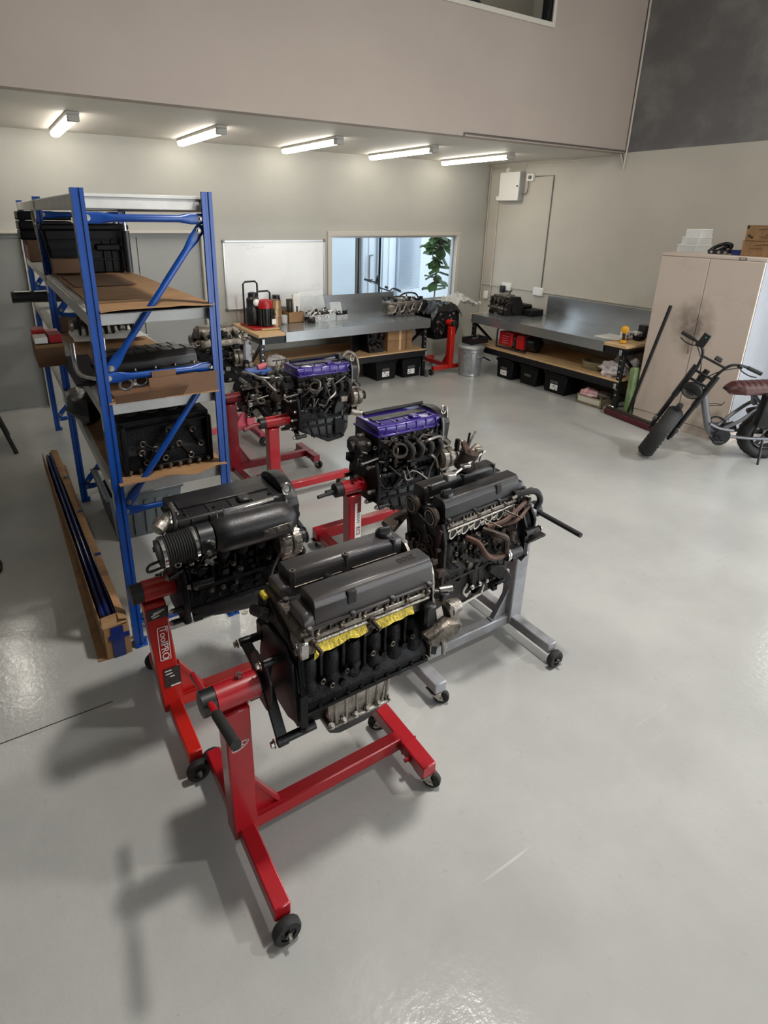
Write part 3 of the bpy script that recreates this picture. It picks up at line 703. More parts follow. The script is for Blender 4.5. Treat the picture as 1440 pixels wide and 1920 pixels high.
B().box(0, .40, 0, .34, 0, .27, bev=.01).done('block_casting', 'iron_black', o)
b = B()
for k in range(4): b.ring((.06 + k * .095, .17, .272), Z, .04, .006, n=16)
b.done('bore_ring', 'alloy_dirty', o)
# grey tub on the floor under the rack
o = thing('storage_tub', 'open dark grey plastic tub on the floor beneath the rack', 'tub', (.74, 4.42, 0))
B().prism([(-.23, 0), (.23, 0), (.28, .36), (.24, .36), (.20, .03), (-.20, .03), (-.24, .36), (-.28, .36)], (0, -.2, 0), (1, 0, 0), (0, 0, 1), (0, .62, 0), bev=.006).done('body', 'tub_grey', o)
B().prism([(-.235, .0), (.235, .0), (.26, .35), (-.26, .35)], (0, -.215, 0), (1, 0, 0), (0, 0, 1), (0, .02, 0), bev=.004).done('end_wall', 'tub_grey', o)
b = B()
for k in range(5): b.box(-.19 + k * .085, -.15 + k * .085, -.228, -.215, .02, .30, bev=.004)
b.done('rib', 'tub_grey', o, stuff=True)
b = B().tube([(-.28, -.21, .355), (.28, -.21, .355), (.28, .42, .355), (-.28, .42, .355), (-.28, -.21, .355)], .014, smooth=False); b.done('rim', 'tub_grey', o)
tag(B().box(.52, .92, 4.35, 4.75, .04, .31, bev=.02).done('black_case', 'tub_black'), 'black case lying inside the grey tub', 'case')

# ---------------------------------------------------------------- long carton with blue beams beside the rack
o = thing('long_carton', 'long open brown carton with blue tape lying left of the rack', 'box', (0, 0, 0))
ca, cb = V((.165, 5.95, 0)), V((.215, 2.93, 0)); wv = V((.125, .002, 0))
def strip(p, q, h0, h1, t=.006):
    n_ = V((1, 0, 0)) * t
    def f(u, v):
        pt = p.lerp(q, v); zz = (h0 + (h1 - h0) * v + .012 * noise.noise(V((v * 9, 1, p.x * 40)))) * u
        return V((pt.x + .006 * noise.noise(V((v * 6, u * 2, p.x * 10))), pt.y, zz))
    return B().grid(f, 2, 24).thick(t)
strip(ca, cb, .17, .215).done('side_wall', 'cardboard', o); strip(ca + wv, cb + wv, .17, .225).done('side_wall', 'cardboard', o)
B().box(.165, .34, 2.93, 5.95, 0, .006).done('base', 'cardboard', o)
B().box(.212, .344, 2.925, 2.931, 0, .20, bev=.001).done('end_wall', 'cardboard', o)
B().hexa([(.212, 2.925, .20), (.344, 2.925, .21), (.344, 3.0, .235), (.212, 3.0, .225), (.212, 2.925, .204), (.344, 2.925, .214), (.344, 3.0, .239), (.212, 3.0, .229)]).done('end_flap', 'cardboard', o)
B().box(.248, .312, 2.920, 2.9245, 0, .20).done('tape', 'blue_deep', o); B().box(.235, .342, 2.9195, 2.9235, .12, .15).done('tape', 'blue_deep', o)
def flap(u, v):
    q = (ca + wv).lerp(cb + wv, v); h = .17 + .055 * v
    return V((q.x - .060 * u * (1 - .3 * v) + .008 * noise.noise(V((v * 7, u * 2, 3))) * u, q.y, h + .004 + .012 * u + .006 * noise.noise(V((v * 8, u, 7)))))
B().grid(flap, 3, 28).thick(.004).done('top_flap', 'cardboard', o)
for v in (.25, .5, .74):
    q = flap(0, v); B().hexa([(q.x - .035, q.y - .03, q.z + .012), (q.x + .004, q.y - .01, q.z + .002), (q.x + .004, q.y + .02, q.z + .002), (q.x - .035, q.y, q.z + .012), (q.x - .035, q.y - .03, q.z + .015), (q.x + .004, q.y - .01, q.z + .006), (q.x + .004, q.y + .02, q.z + .006), (q.x - .035, q.y, q.z + .015)]).done('tape', 'blue_deep', o)
for i, (dx, z0, dz) in enumerate(((.028, .012, .13), (.058, .012, .15), (.090, .012, .125))):
    pr = [(-.016, 0), (.016, 0), (.016, dz), (.008, dz + .02), (-.008, dz + .02), (-.016, dz)]
    b = B(); p0 = V((.215 + dx, 2.96, z0)); p1 = V((.168 + dx, 5.9, z0))
    b.prism(pr, p0, (1, 0, 0), (0, 0, 1), p1 - p0, bev=.003)
    tag(b.done('steel_beam', 'blue_deep'), ('left one of three dark blue beams packed in the long carton', 'middle dark blue beam packed in the long carton', 'right one of three dark blue beams packed in the long carton')[i], 'beam', 'blue beams in the carton')
# chair leg and cable at the left picture edge
o = thing('folding_chair', 'dark chair at the left picture edge with only its legs showing', 'chair', (-.30, 6.75, 0))
for x0, y0, x1, y1 in ((.10, .10, .25, -.23), (-.16, .10, -.26, -.23), (.10, .2, .20, .42), (-.16, .2, -.22, .42)): B().bar((x0, y0, .46), (x1, y1, 0), .035, .03, bev=.004).done('leg', 'matt_black', o)
B().box(-.26, .16, -.1, .34, .44, .48, bev=.012).done('seat', 'matt_black', o); B().box(-.26, .12, .33, .36, .62, .95, bev=.012).bar((-.2, .34, .46), (-.2, .345, .65), .03, .02).bar((.06, .34, .46), (.06, .345, .65), .03, .02).done('backrest', 'matt_black', o)
tag(B().tube([(-.9, 4.35, .008), (-.42, 4.42, .008), (-.30, 4.40, .008), (-.26, 4.28, .008), (-.33, 4.14, .008), (-.8, 4.02, .008)], .007).done('cable', 'rubber_black'), 'black cable looped on the floor at the left picture edge', 'cable')

# ================================================================ engine stands
def wheel_part(o, c, ax, r, w, nm='wheel'):
    c = V(c); a = V(ax).normalized()
    t = B().lathe([(r * .55, -w / 2), (r * .9, -w / 2), (r, -w * .3), (r, w * .3), (r * .9, w / 2), (r * .55, w / 2)], c, a, 24, False, False); 
    wv_ = t.done(nm, 'rubber_black', o)
    h = B().lathe([(r * .56, -w * .38), (r * .56, w * .38)], c, a, 20).cyl(c - a * w * .6, c + a * w * .6, r * .22, n=12)
    for k in range(6):
        u, v, d = frame(a); e = u * math.cos(k * PI / 3) + v * math.sin(k * PI / 3)
        h.cyl(c + e * r * .38 - a * w * .42, c + e * r * .38 + a * w * .42, r * .09, n=8)
    h.done('hub', 'black_steel', wv_)
    B().bolt(c + a * w * .6, a, r * .16, .016).bolt(c - a * w * .6, -a, r * .16, .012).done('axle_bolt', 'bolt_steel', wv_)
    return wv_
def caster(o, p, ztop, yaw, r=.042, mcol='bolt_steel'):
    x, y = p; d = V((math.cos(yaw), math.sin(yaw), 0)); s = V((-d.y, d.x, 0)); off = V((x, y, 0)) + d * .03
    f = B().cyl((x, y, ztop), (x, y, ztop - .014), .035, n=16).box(x - .04, x + .04, y - .035, y + .035, ztop - .004, ztop + .0)
    for k in (-1, 1):
        q = off + s * k * .022
        f.hexa([tuple(V((x, y, ztop - .012)) + s * k * .022 - d * .03 - s * .002), tuple(V((x, y, ztop - .012)) + s * k * .022 + d * .03 - s * .002), tuple(V((x, y, ztop - .012)) + s * k * .022 + d * .03 + s * .002), tuple(V((x, y, ztop - .012)) + s * k * .022 - d * .03 + s * .002),
                tuple(q + V((0, 0, r - .012)) - d * .012 - s * .002), tuple(q + V((0, 0, r - .012)) + d * .014 - s * .002), tuple(q + V((0, 0, r - .012)) + d * .014 + s * .002), tuple(q + V((0, 0, r - .012)) - d * .012 + s * .002)])
    f = f.done('caster_fork', mcol, o)
    wheel_part(f, off + V((0, 0, r)), s, r, .026, 'caster_wheel')
def stand(name, label, loc, rz, paint, h=.765, half=.39, L=.77, T=.20, style='T', sec=.062, zb=.075, lean=.0, cap='plastic_black', shaft=(-.06, .12), arms=True, wr=.052, plate_x=.155, plate_m='black_steel', armd=((.19, .02), (-.03, .10), (-.13, -.15), (.12, -.17)), tl=.075):
    o = thing(name, label, 'engine stand', loc, rz, 'engine stands')
    zt = zb + sec
    B().box(-sec / 2, sec / 2, -half + .02, half - .02, zb, zt, bev=.005).done('rear_bar', paint, o)
    for s in (-1, 1): 
        if style != 'U': wheel_part(o, (-.0, s * (half + .005), wr), (0, s, 0), wr, .034)
    if style == 'T':
        B().box(0, L, -sec * .46, sec * .46, zb + .004, zt + .006, bev=.005).done('main_beam', paint, o)
        B().box(L - .01, L + sec, -T, T, zb + .006, zt + .006, bev=.005).done('front_bar', paint, o)
        B().box(L - .012, L + sec + .002, -.05, -.045, zb + .002, zt + .009).bolt((L - .013, -.1, zb + .03), (-1, 0, 0), .01, .02).done('sleeve', paint, o)
        for s in (-1, 1): caster(o, (L + sec / 2, s * (T - .035)), zb + .006, -.9 if s < 0 else 2.4)
    elif style == 'single':
        B().box(0, L, -sec * .46, sec * .46, zb + .02, zt + .02, bev=.005).done('main_beam', paint, o)
        caster(o, (L - .05, 0), zb + .02, 2.6, .044)
    else:
        for s in (-1, 1):
            B().box(-.05, L * .3, s * half - sec * .5, s * half + sec * .5, zb + .008, zt + .032, bev=.005).done('sleeve', paint, o)
            B().box(L * .2, L, s * half - sec * .42, s * half + sec * .42, zb + .015, zt + .022, bev=.005).bolt((L * .27, s * half - sec * .5, zb + .05), (0, -1, 0), .01, .01).done('side_leg', paint, o)
            caster(o, (L - .05, s * half), zb + .015, 2.6, .044); caster(o, (-.03, s * half), zb + .008, .4, .044)
    top = h - .05
    B().hexa([(-.05 + 0, -.043, zt - .05), (.047, -.043, zt - .05), (.047, .043, zt - .05), (-.05, .043, zt - .05), (-.055 + lean, -.043, top), (.040 + lean, -.043, top), (.040 + lean, .043, top), (-.055 + lean, .043, top)], bev=.006).done('post', paint, o)
    B().prism([(.045, zt), (.16, zt), (.045, zt + .17)], (0, -.004, 0), (1, 0, 0), (0, 0, 1), (0, .008, 0)).prism([(.045, zt), (.17, zt), (.17, zt + .012), (.045, zt + .012)], (0, -.02, 0), (1, 0, 0), (0, 0, 1), (0, .04, 0)).bar((.155, -.0, zt), (.042, 0, zt + .19), .03, .012, up=(1, 0, 0)).done('gusset', paint, o)
    B().cyl((shaft[0], 0, h), (shaft[1], 0, h), .049, n=26).done('head_tube', paint, o)
    B().lathe([(.03, shaft[0] - .055), (.046, shaft[0] - .05), (.046, shaft[0] + .002)], (0, 0, h), (1, 0, 0), 22).done('end_cap', cap, o)
    b = B().ring((.02, 0, h + .062), (.3, 1, .2), .014, .003, n=14).cyl((.02, 0, h + .04), (.02, 0, h + .075), .006, n=8); b.done('lock_pin', 'bolt_steel', o)
    if arms:
        x = plate_x
        B().cyl((shaft[1] - .02, 0, h), (x, 0, h), .038, n=20).done('spindle', plate_m, o)
        B().prism([(-.09, -.05), (-.05, -.10), (.05, -.10), (.09, -.05), (.09, .05), (.05, .10), (-.05, .10), (-.09, .05)], (x - .006, 0, h), (0, 1, 0), (0, 0, 1), (.012, 0, 0), bev=.003).done('mount_plate', plate_m, o)
        for dy, dz in armd:
            q = V((x + .012, dy, h + dz)); p = V((x + .012, dy * .25, h + dz * .25))
            a = B().bar(p, q, .012, .042, up=(1, 0, 0), ext=.02, bev=.003).done('arm', plate_m, o)
            B().cyl(q + V((-.02, 0, 0)), q + V((tl, 0, 0)), .016, n=14).done('arm_tube', 'black_steel', a)
            B().bolt(q + V((-.03, 0, 0)), (-1, 0, 0), .012, .014).done('bolt', 'bolt_steel', a)
    return o

SA = stand('engine_stand', 'red engine stand in the foreground carrying the grey twin cam engine', (.495, 1.585, 0), 0, 'red_paint', h=.765, L=.74, half=.385, shaft=(-.07, .085), plate_x=.105, armd=((.19, .03), (-.035, .10), (-.14, -.16), (.12, -.18)), tl=.13)
b = B().bar((-.095, .19, .735), (-.095, -.10, .80), .022, .022, bev=.006); hd = b.done('handle', 'red_paint', SA)
B().cyl((-.095, -.10, .80), (-.095, -.285, .845), .018, n=14).done('grip', 'rubber_black', hd)
# oval badge on the foreground post
oc = V((-.005, -.0442, .555)); bb = B()
for rr in (.9, .72): bb.loop([oc + V((.036 * rr * math.cos(t), 0, .018 * rr * math.sin(t) + .012 * rr * math.cos(t))) for t in [2 * PI * k / 28 for k in range(28)]], .0011, 4)
bd = bb.done('oval_badge', 'label_white', SA)
text('badge_letters', 'TR', .022, oc + V((0, -.0006, 0)), (.94, 0, .34), (-.34, 0, .94), 'label_white', bd)

SB = stand('engine_stand', 'bright red branded engine stand carrying the all black engine', (.425, 2.34, 0), 0, 'red_paint_bright', h=.765, L=.80, half=.385, lean=-.03, shaft=(-.075, .085), plate_x=.115, armd=((.17, .06), (-.15, .06), (-.12, -.13), (.12, -.13)))
st = B().box(-.052, .042, -.0470, -.0462, .635, .69).done('sticker', 'label_dark', SB); st.location.x = -.025
b = B().bar((-.06, -.0476, .655), (-.012, -.0476, .672), .001, .007, up=(0, 0, 1)).bar((-.05, -.0476, .668), (.0, -.0476, .676), .001, .006, up=(0, 0, 1)).bar((-.055, -.0476, .645), (-.025, -.0476, .652), .001, .006, up=(0, 0, 1)); b.done('sticker_print', 'label_white', SB)
fr = B()
for q in ((-.035, .015, .40, .4035), (-.035, .015, .5815, .585), (-.035, -.0315, .40, .585), (.0115, .015, .40, .585)): fr.box(q[0], q[1], -.0472, -.0462, q[2], q[3])
fr.done('label_frame', 'label_white', SB).location.x = -.008
text('lettering', 'ToolPRO', .046, (-.018, -.0470, .4925), (0, 0, -1), (1, 0, 0), 'label_white', SB)
st = B().box(-.036, .040, -.0470, -.0462, .235, .345).done('sticker', 'label_dark', SB)
b = B().box(-.01, .036, -.0476, -.0468, .238, .245)
for k, (x0, x1) in enumerate(((-.03, .0), (-.028, .004), (-.01, .012))): b.box(x0, x1, -.0476, -.0468, .33 - k * .018, .335 - k * .018)
b.done('sticker_print', 'label_white', SB)

SC = stand('engine_stand', 'silver grey engine stand at the right carrying the dirty twin cam engine', (2.33, 1.965, 0), PI, 'silver_paint', h=.80, L=.70, half=.345, shaft=(-.06, .08), plate_x=.10, T=.24)
B().bar((-.08, .0, .80), (-.08, .05, .80), .03, .03).cyl((-.08, .03, .805), (-.08, .33, .80), .014, n=12).done('handle', 'matt_black', SC)

SD = stand('engine_stand', 'red engine stand with white lettering below the nearer purple engine', (1.79, 2.90, 0), 0, 'red_paint', h=.705, L=.72, half=.46, style='U', shaft=(-.09, .10), plate_x=.125, sec=.066, cap='matt_black', armd=((.15, .08), (-.14, .10), (-.12, -.13), (.12, -.13)))
B().cyl((-.13, 0, .70), (-.27, -.02, .70), .012, n=10).cyl((-.13, .02, .69), (-.19, .02, .69), .02, n=10).done('handle', 'matt_black', SD)
B().box(-.012, .036, -.0456, -.0446, .30, .60).done('sticker', 'label_white', SD)
B().box(.006, .034, -.0462, -.0457, .53, .60).done('sticker', 'red_paint_deep', SD)
b = B()
for k in range(9): b.box(.002 + .004 * (k % 2), .024, -.0466, -.0458, .455 + k * .012, .460 + k * .012)
b.done('faded_print', 'label_dark', SD)
text('lettering', 'ECS', .038, (.012, -.0464, .395), (0, 0, -1), (1, 0, 0), 'red_paint_deep', SD)
B().box(-.012, .036, -.0452, -.0446, .13, .285).done('sticker', 'label_white', SD)
text('lettering', 'AFT', .046, (.012, -.0464, .215), (0, 0, -1), (1, 0, 0), 'red_paint_deep', SD)

SE = stand('engine_stand', 'red three wheeled engine stand below the further purple engine', (1.80, 4.20, 0), 0, 'red_paint', h=.745, L=.74, half=.36, style='single', shaft=(-.07, .14), plate_x=.16, armd=((.15, .08), (-.14, .10), (-.12, -.13), (.12, -.13)))
B().tube([(-.10, -.02, .745), (-.17, -.03, .755), (-.27, -.05, .735)], .016, n=10).done('handle', 'red_paint_deep', SE)

SF = stand('engine_stand', 'dark red engine stand just behind the right rack upright', (1.68, 4.85, 0), 0, 'red_paint_deep', h=.79, L=.74, half=.36, shaft=(-.05, .10), plate_x=.12)
SG = stand('engine_stand', 'faded pink engine stand deep behind the rack with a wheel in view', (2.24, 5.88, 0), PI, 'red_paint_faded', h=.765, L=.76, half=.40, shaft=(-.05, .10), plate_x=.12)
SK = stand('engine_stand', 'bright red engine stand in the corner between the two workbenches', (6.06, 6.955, 0), PI / 2, 'red_paint_bright', h=.80, L=.62, half=.35, shaft=(-.04, .09), plate_x=.11)

# ================================================================ engine pieces
def hose(o, nm, pts, r, m='rubber_black', n=8): return B().tube(pts, r, n=n).done(nm, m, o)
def pulley(o, c, ax, r, w=.03, m='black_steel', nm='pulley'):
    q = B().lathe([(r, -w / 2), (r, -w * .35), (r * .85, -w * .2), (r * .85, w * .2), (r, w * .35), (r, w / 2), (r * .6, w / 2), (r * .55, w * .2), (r * .25, w * .2), (r * .22, w * .5)], c, ax, 26).done(nm, m, o)
    B().bolt(V(c) + V(ax).normalized() * w * .4, ax, r * .14, .016).done('bolt', 'bolt_steel', q); return q
def alternator(o, c, ax=(1, 0, 0), r=.062, l=.10, m='alloy_dirty'):
    c, a = V(c), V(ax).normalized(); u, v, d = frame(a)
    q = B().lathe([(r * .72, -l / 2), (r, -l * .36), (r, -l * .05), (r * .93, -.0), (r * .93, l * .05), (r, l * .1), (r, l * .38), (r * .7, l / 2)], c, a, 24).done('alternator', m, o)
    b = B()
    for k in range(18):
        e = u * math.cos(k * PI / 9) + v * math.sin(k * PI / 9)
        for h0, h1 in ((-l * .40, -l * .1), (l * .14, l * .42)): b.bar(c + a * h0 + e * r, c + a * h1 + e * r * .99, .009, .006, up=e)
    b.done('vent_rib', m, q, stuff=True)
    b = B().cyl(c - a * l * .08, c + a * l * .11, r * .945, n=24); b.done('stator_band', 'iron_black', q)
    B().box(c.x - l * .38, c.x - l * .0, c.y - r * .55 - .02, c.y + r * .1, c.z + r * .3, c.z + r * .75, bev=.004).done('terminal_cover', 'alloy_bright', q)
    pulley(q, c + a * (l / 2 + .022), a, r * .55, .034)
    for s in (-1, 1): B().cyl(c + v * s * r * 1.15 - a * l * .3, c + v * s * r * 1.15 + a * l * .3, .016, n=12).done('mount_ear', m, q)
    return q
def bolts(o, pts, ax, r=.008, h=.01, m='bolt_steel'):
    b = B()
    for p in pts: b.bolt(p, ax, r, h)
    return b.done('bolt', m, o, stuff=True)
def clutter(o, n, x, y, z, seed, mats=('iron_black', 'iron_dirty', 'alloy_dirty'), s=(.02, .06), nm='bracket'):
    """small castings, lugs and brackets bolted over a region of an engine"""
    rn = random.Random(seed)
    for k, m in enumerate(mats):
        b = B()
        for i in range(n):
            c = V((rn.uniform(*x), rn.uniform(*y), rn.uniform(*z))); t = rn.random(); q = rn.uniform(*s)
            if t < .35: b.box(c.x - q / 2, c.x + q / 2, c.y - q * .35, c.y + q * .35, c.z - q * .4, c.z + q * .4, bev=.004)
            elif t < .65:
                d = V((rn.uniform(-1, 1), rn.uniform(-.6, .6), rn.uniform(-1, 1))).normalized(); b.cyl(c - d * q * .5, c + d * q * .5, q * rn.uniform(.16, .34), n=10)
            elif t < .85: b.ring(c, (rn.uniform(-.4, .4), 1, rn.uniform(-.4, .4)), q * .32, q * .10, n=12, m=5)
            else:
                d = V((rn.uniform(-1, 1), rn.uniform(-.5, .5), rn.uniform(-1, 1))).normalized(); b.bar(c - d * q, c + d * q, .012, .006)
        b.done(nm, m, o, stuff=True)
def wiring(o, n, x, y, z, seed, r=.005, m='rubber_black', nm='hose'):
    rn = random.Random(seed)
    for i in range(n):
        p = V((rn.uniform(*x), rn.uniform(*y), rn.uniform(*z))); pts = [p]
        for k in range(3): pts.append(V((min(x[1], max(x[0], pts[-1].x + rn.uniform(-.12, .12))), min(y[1], max(y[0], pts[-1].y + rn.uniform(-.04, .04))), min(z[1], max(z[0], pts[-1].z + rn.uniform(-.1, .1))))))
        B().tube(pts, r * rn.uniform(.8, 1.5), n=6, k=4).done(nm, m, o)

# ---------------------------------------------------------------- straight six with twin cam covers
def straight_six(o, sd, block_m, cover_near, cover_far, head_m, oilcap_on, front):
    """x: from the stand plate to the timing end, z absolute height, detail side at y*sd"""
    Y = lambda a: a * sd
    pr = [(-.155, .69), (.155, .69), (.155, .73), (.118, .79), (.104, .93), (-.104, .93), (-.118, .79), (-.155, .73)]
    blk = B().prism(pr, (.05, 0, 0), (0, 1, 0), (0, 0, 1), (.60, 0, 0), bev=.004).done('cylinder_block', block_m, o)
    b = B(); d = B(); rg = B()
    for k in range(6):
        x = .105 + k * .098
        b.lathe([(.036, .775), (.043, .79), (.043, .875), (.034, .895)], (x, Y(.098), 0), Z, 18)
        if k < 5: d.box(x + .041, x + .057, min(Y(.09), Y(.134)), max(Y(.09), Y(.134)), .74, .925, bev=.003)
        rg.ring((x, Y(.114), .905), (0, sd, .1), .019, .004, n=16, m=5)
    for k in range(6): b.ball((.105 + k * .098, Y(.112), .768), .044, (1, .85, 1.35), n=14, m=9)
    b.done('cylinder_wall', block_m, blk); d.done('web', block_m, blk); rg.done('core_plug', 'iron_dirty', blk)
    b = B()
    for x, z in ((.15, .80), (.19, .765), (.255, .80), (.285, .79), (.335, .775), (.375, .83), (.43, .80), (.47, .835), (.53, .80), (.57, .83), (.24, .75), (.40, .75)):
        b.cyl((x, Y(.10), z), (x, Y(.152), z), .0135, n=12)
    b.done('boss', block_m, blk, stuff=True)
    b = B()
    for x, z in ((.19, .765), (.255, .80), (.375, .83), (.47, .835), (.57, .83), (.15, .80)): b.ring((x, Y(.153), z), (0, 1, 0), .009, .003, n=10, m=5)
    b.done('thread_ring', 'alloy_dirty', blk, stuff=True)
    B().box(.045, .655, -.163, .163, .682, .70, bev=.003).done('pan_rail', block_m, blk)
    bolts(blk, [(.07 + k * .062, Y(.158), .70) for k in range(10)], Z, .007, .012, 'iron_dirty')
    # bell housing flange
    fl_ = B().prism([(-.155, .67), (-.09, .64), (.09, .64), (.155, .67), (.16, .76), (.125, .90), (.07, .94), (-.07, .94), (-.125, .90), (-.16, .76)], (.03, 0, 0), (0, 1, 0), (0, 0, 1), (.02, 0, 0), bev=.003).done('bell_housing_flange', 'black_steel' if sd < 0 else block_m, o)
    B().bar((.055, Y(.17), .66), (.055, Y(.17), .80), .02, .03).bar((.055, Y(.17), .80), (.07, Y(.125), .93), .02, .03).bar((.055, Y(.17), .66), (.07, Y(.15), .62), .02, .03).done('flange_rib', block_m, fl_)
    # oil pan
    pm_ = 'alloy' if sd < 0 else 'iron_dirty'
    pan = B().prism([(.165, .69), (.475, .69), (.455, .60), (.43, .575), (.20, .575), (.175, .60)], (0, Y(-.12), 0), (1, 0, 0), (0, 0, 1), (0, Y(.275), 0), bev=.010, seg=2).done('upper_oil_pan', pm_, o)
    b = B()
    for k in range(6): b.cyl((.205 + k * .048, Y(.153), .588), (.20 + k * .050, Y(.150), .69), .009, n=10)
    for k in range(4): b.bar((.215 + k * .07, Y(.155), .588), (.19 + k * .085, Y(.152), .685), .006, .014)
    b.done('rib', pm_, pan, stuff=True)
    B().box(.165, .47, -.168, .168, .570, .588, bev=.005).done('pan_flange', pm_, pan)
    bolts(pan, [(.18 + k * .055, Y(.164), .588) for k in range(6)], (0, sd * .5, 1), .009, .014, 'alloy_bright')
    B().prism([(.175, .572), (.46, .572), (.435, .51), (.37, .485), (.24, .485), (.19, .51)], (0, -.13, 0), (1, 0, 0), (0, 0, 1), (0, .26, 0), bev=.012, seg=2).done('sump', 'plastic_black', pan)
    # baffle skirt towards the bell end, and a hook under the block
    B().hexa([(.05, Y(.13), .62), (.17, Y(.125), .60), (.17, Y(-.1), .60), (.05, Y(-.1), .62), (.05, Y(.16), .69), (.18, Y(.15), .69), (.18, Y(-.1), .69), (.05, Y(-.1), .69)]).done('skirt', block_m, o)
    B().prism([(.50, .69), (.575, .69), (.56, .645), (.53, .63), (.51, .645)], (0, Y(.06), 0), (1, 0, 0), (0, 0, 1), (0, Y(.07), 0), bev=.006).done('hanger', 'plastic_black', o)
    # head
    hd_ = B().box(.06, .655, -.148, .148, .93, 1.045, bev=.006).done('cylinder_head', head_m, o)
    B().box(.07, .645, min(Y(.145), Y(.16)), max(Y(.145), Y(.16)), 1.0, 1.02, bev=.003).cyl((.07, Y(.152), .985), (.64, Y(.152), .985), .008, n=10).done('head_ledge', 'alloy', hd_)
    B().box(.052, .09, min(Y(.08), Y(.165)), max(Y(.08), Y(.165)), .935, 1.005, bev=.006).cyl((.045, Y(.135), .985), (.10, Y(.135), .985), .014, n=12).cyl((.045, Y(.13), .95), (.10, Y(.13), .95), .012, n=12).done('head_lug', 'alloy_bright' if sd < 0 else 'alloy_dirty', hd_)
    b = B(); rn = random.Random(3)
    for k in range(22):
        x = .10 + k * .025; b.box(x, x + rn.uniform(.008, .016), min(Y(.146), Y(.158)), max(Y(.146), Y(.158)), 1.002, 1.03 + rn.uniform(-.012, .012), bev=.002)
        if k % 4 == 1: b.cyl((x, Y(.14), 1.02), (x, Y(.166), 1.012), .011, n=10)
    b.done('head_fin', 'alloy_dirty', hd_, stuff=True)
    # cam covers
    for nm, s, mm, x0, x1 in (('cam_cover', sd, cover_near, .075, .655), ('cam_cover', -sd, cover_far, .075, .645)):
        pts = [(.036, 1.045), (.152, 1.045), (.152, 1.062), (.147, 1.115), (.139, 1.136), (.126, 1.147), (.056, 1.147), (.043, 1.138), (.038, 1.12)]
        c = B().prism([(p * s, q) for p, q in pts], (x0 + .045, 0, 0), (0, 1, 0), (0, 0, 1), (x1 - x0 - .045, 0, 0), bev=.003).done(nm, mm, o)
        low = [(.036, 1.045), (.150, 1.045), (.150, 1.062), (.144, 1.085), (.13, 1.098), (.05, 1.098), (.038, 1.09)]
        B().prism([(p * s, q) for p, q in low], (x0, 0, 0), (0, 1, 0), (0, 0, 1), (.06, 0, 0), bev=.004).done('end_step', mm, c)
        B().box(x0 - .006, x1 + .004, min(.028 * s, .16 * s), max(.028 * s, .16 * s), 1.038, 1.05, bev=.003).done('cover_flange', mm, c)
        lug = B()
        for k in range(4):
            x = x0 + .02 + k * (x1 - x0 - .04) / 3
            for yy in (.158, .030): lug.cyl((x, yy * s, 1.040), (x, yy * s, 1.054), .012, n=12)
        lug.done('bolt_lug', mm, c, stuff=True)
        bolts(c, [(x0 + .02 + k * (x1 - x0 - .04) / 3, yy * s, 1.054) for k in range(4) for yy in (.158, .030)], Z, .0065, .003, 'alloy_bright')
        if s == -sd:
            b = B()
            for k in range(3): b.cyl((x0 + .06 + k * .235, .050 * s, 1.10), (x0 + .06 + k * .235, .050 * s, 1.1475), .014, n=14)
            b.done('coil_boss', mm, c); bolts(c, [(x0 + .06 + k * .235, .050 * s, 1.1475) for k in range(3)], Z, .006, .002)
            B().cyl((x0 + .06, .034 * s, 1.085), (x0 + .27, .034 * s, 1.085), .0025, n=8).cyl((x0 + .32, .034 * s, 1.085), (x1 - .03, .034 * s, 1.085), .0025, n=8).done('bright_rail', 'alloy_dirty', c)
        else:
            B().box(.255, .295, min(.135 * s, .1535 * s), max(.135 * s, .1535 * s), 1.085, 1.138, bev=.004).done('notch_plate', 'engraved', c)
        cx = x1 - .055
        if (oilcap_on == 'far') == (s == -sd):
            cap = B().lathe([(.036, 0), (.036, .012), (.031, .02), (.02, .021)], (cx, .092 * s, 1.146), Z, 22).done('oil_cap', 'plastic_black', c)
            B().box(cx - .03, cx + .03, .092 * s - .006, .092 * s + .006, 1.164, 1.182, bev=.004).done('cap_grip', 'plastic_black', cap)
    B().box(.10, .63, -.012, .012, 1.04, 1.062).done('valley', 'plastic_black', o)
    B().cyl((.27, -.03 * sd, 1.085), (.30, .035 * sd, 1.09), .019, n=16).done('breather_pipe', 'plastic_black', o)

eA = thing('twin_cam_engine', 'six cylinder engine with grey ribbed twin cam covers and yellow tape in the foreground', 'engine', group='engines on stands', mw=Matrix.Translation((.630, 1.585, 0)) @ Matrix.Diagonal((.935, 1, 1, 1)))
straight_six(eA, -1, 'iron_black', 'cover_grey', 'cover_grey', 'alloy_dirty', 'far', 'cover')
text('cover_lettering', '2500', .044, (.565, -.092, 1.1478), (-1, 0, 0), (0, -1, 0), 'engraved', eA)
def tape(x0, x1, sd_, o, seed):
    def f(u, v):
        x = x0 + (x1 - x0) * u; n_ = noise.noise(V((x * 22, v * 5, seed)))
        return V((x + .006 * n_, -.150 - .022 * (1 - v) + .006 * n_, (.948 + .036 * v) + .010 * noise.noise(V((x * 14, seed, 1))) * (1 - v) + .006 * u))
    return B().grid(f, 22, 5).thick(.0015).done('masking_tape', 'masking_tape', o)
tape(.115, .335, -1, eA, 1); tape(.375, .555, -1, eA, 2)
B().hexa([(.105, -.168, .922), (.125, -.168, .935), (.125, -.166, .935), (.105, -.166, .922), (.115, -.156, .975), (.135, -.158, .975), (.135, -.156, .975), (.115, -.154, .975)]).done('tape_end', 'masking_tape', eA)
for x in (.105, .355): 
    B().cyl((x, -.15, .995), (x + .012, -.205, .975), .008, n=10).cyl((x, -.15, .997), (x + .002, -.165, .99), .015, n=12).done('exhaust_stud', 'iron_brown', eA)
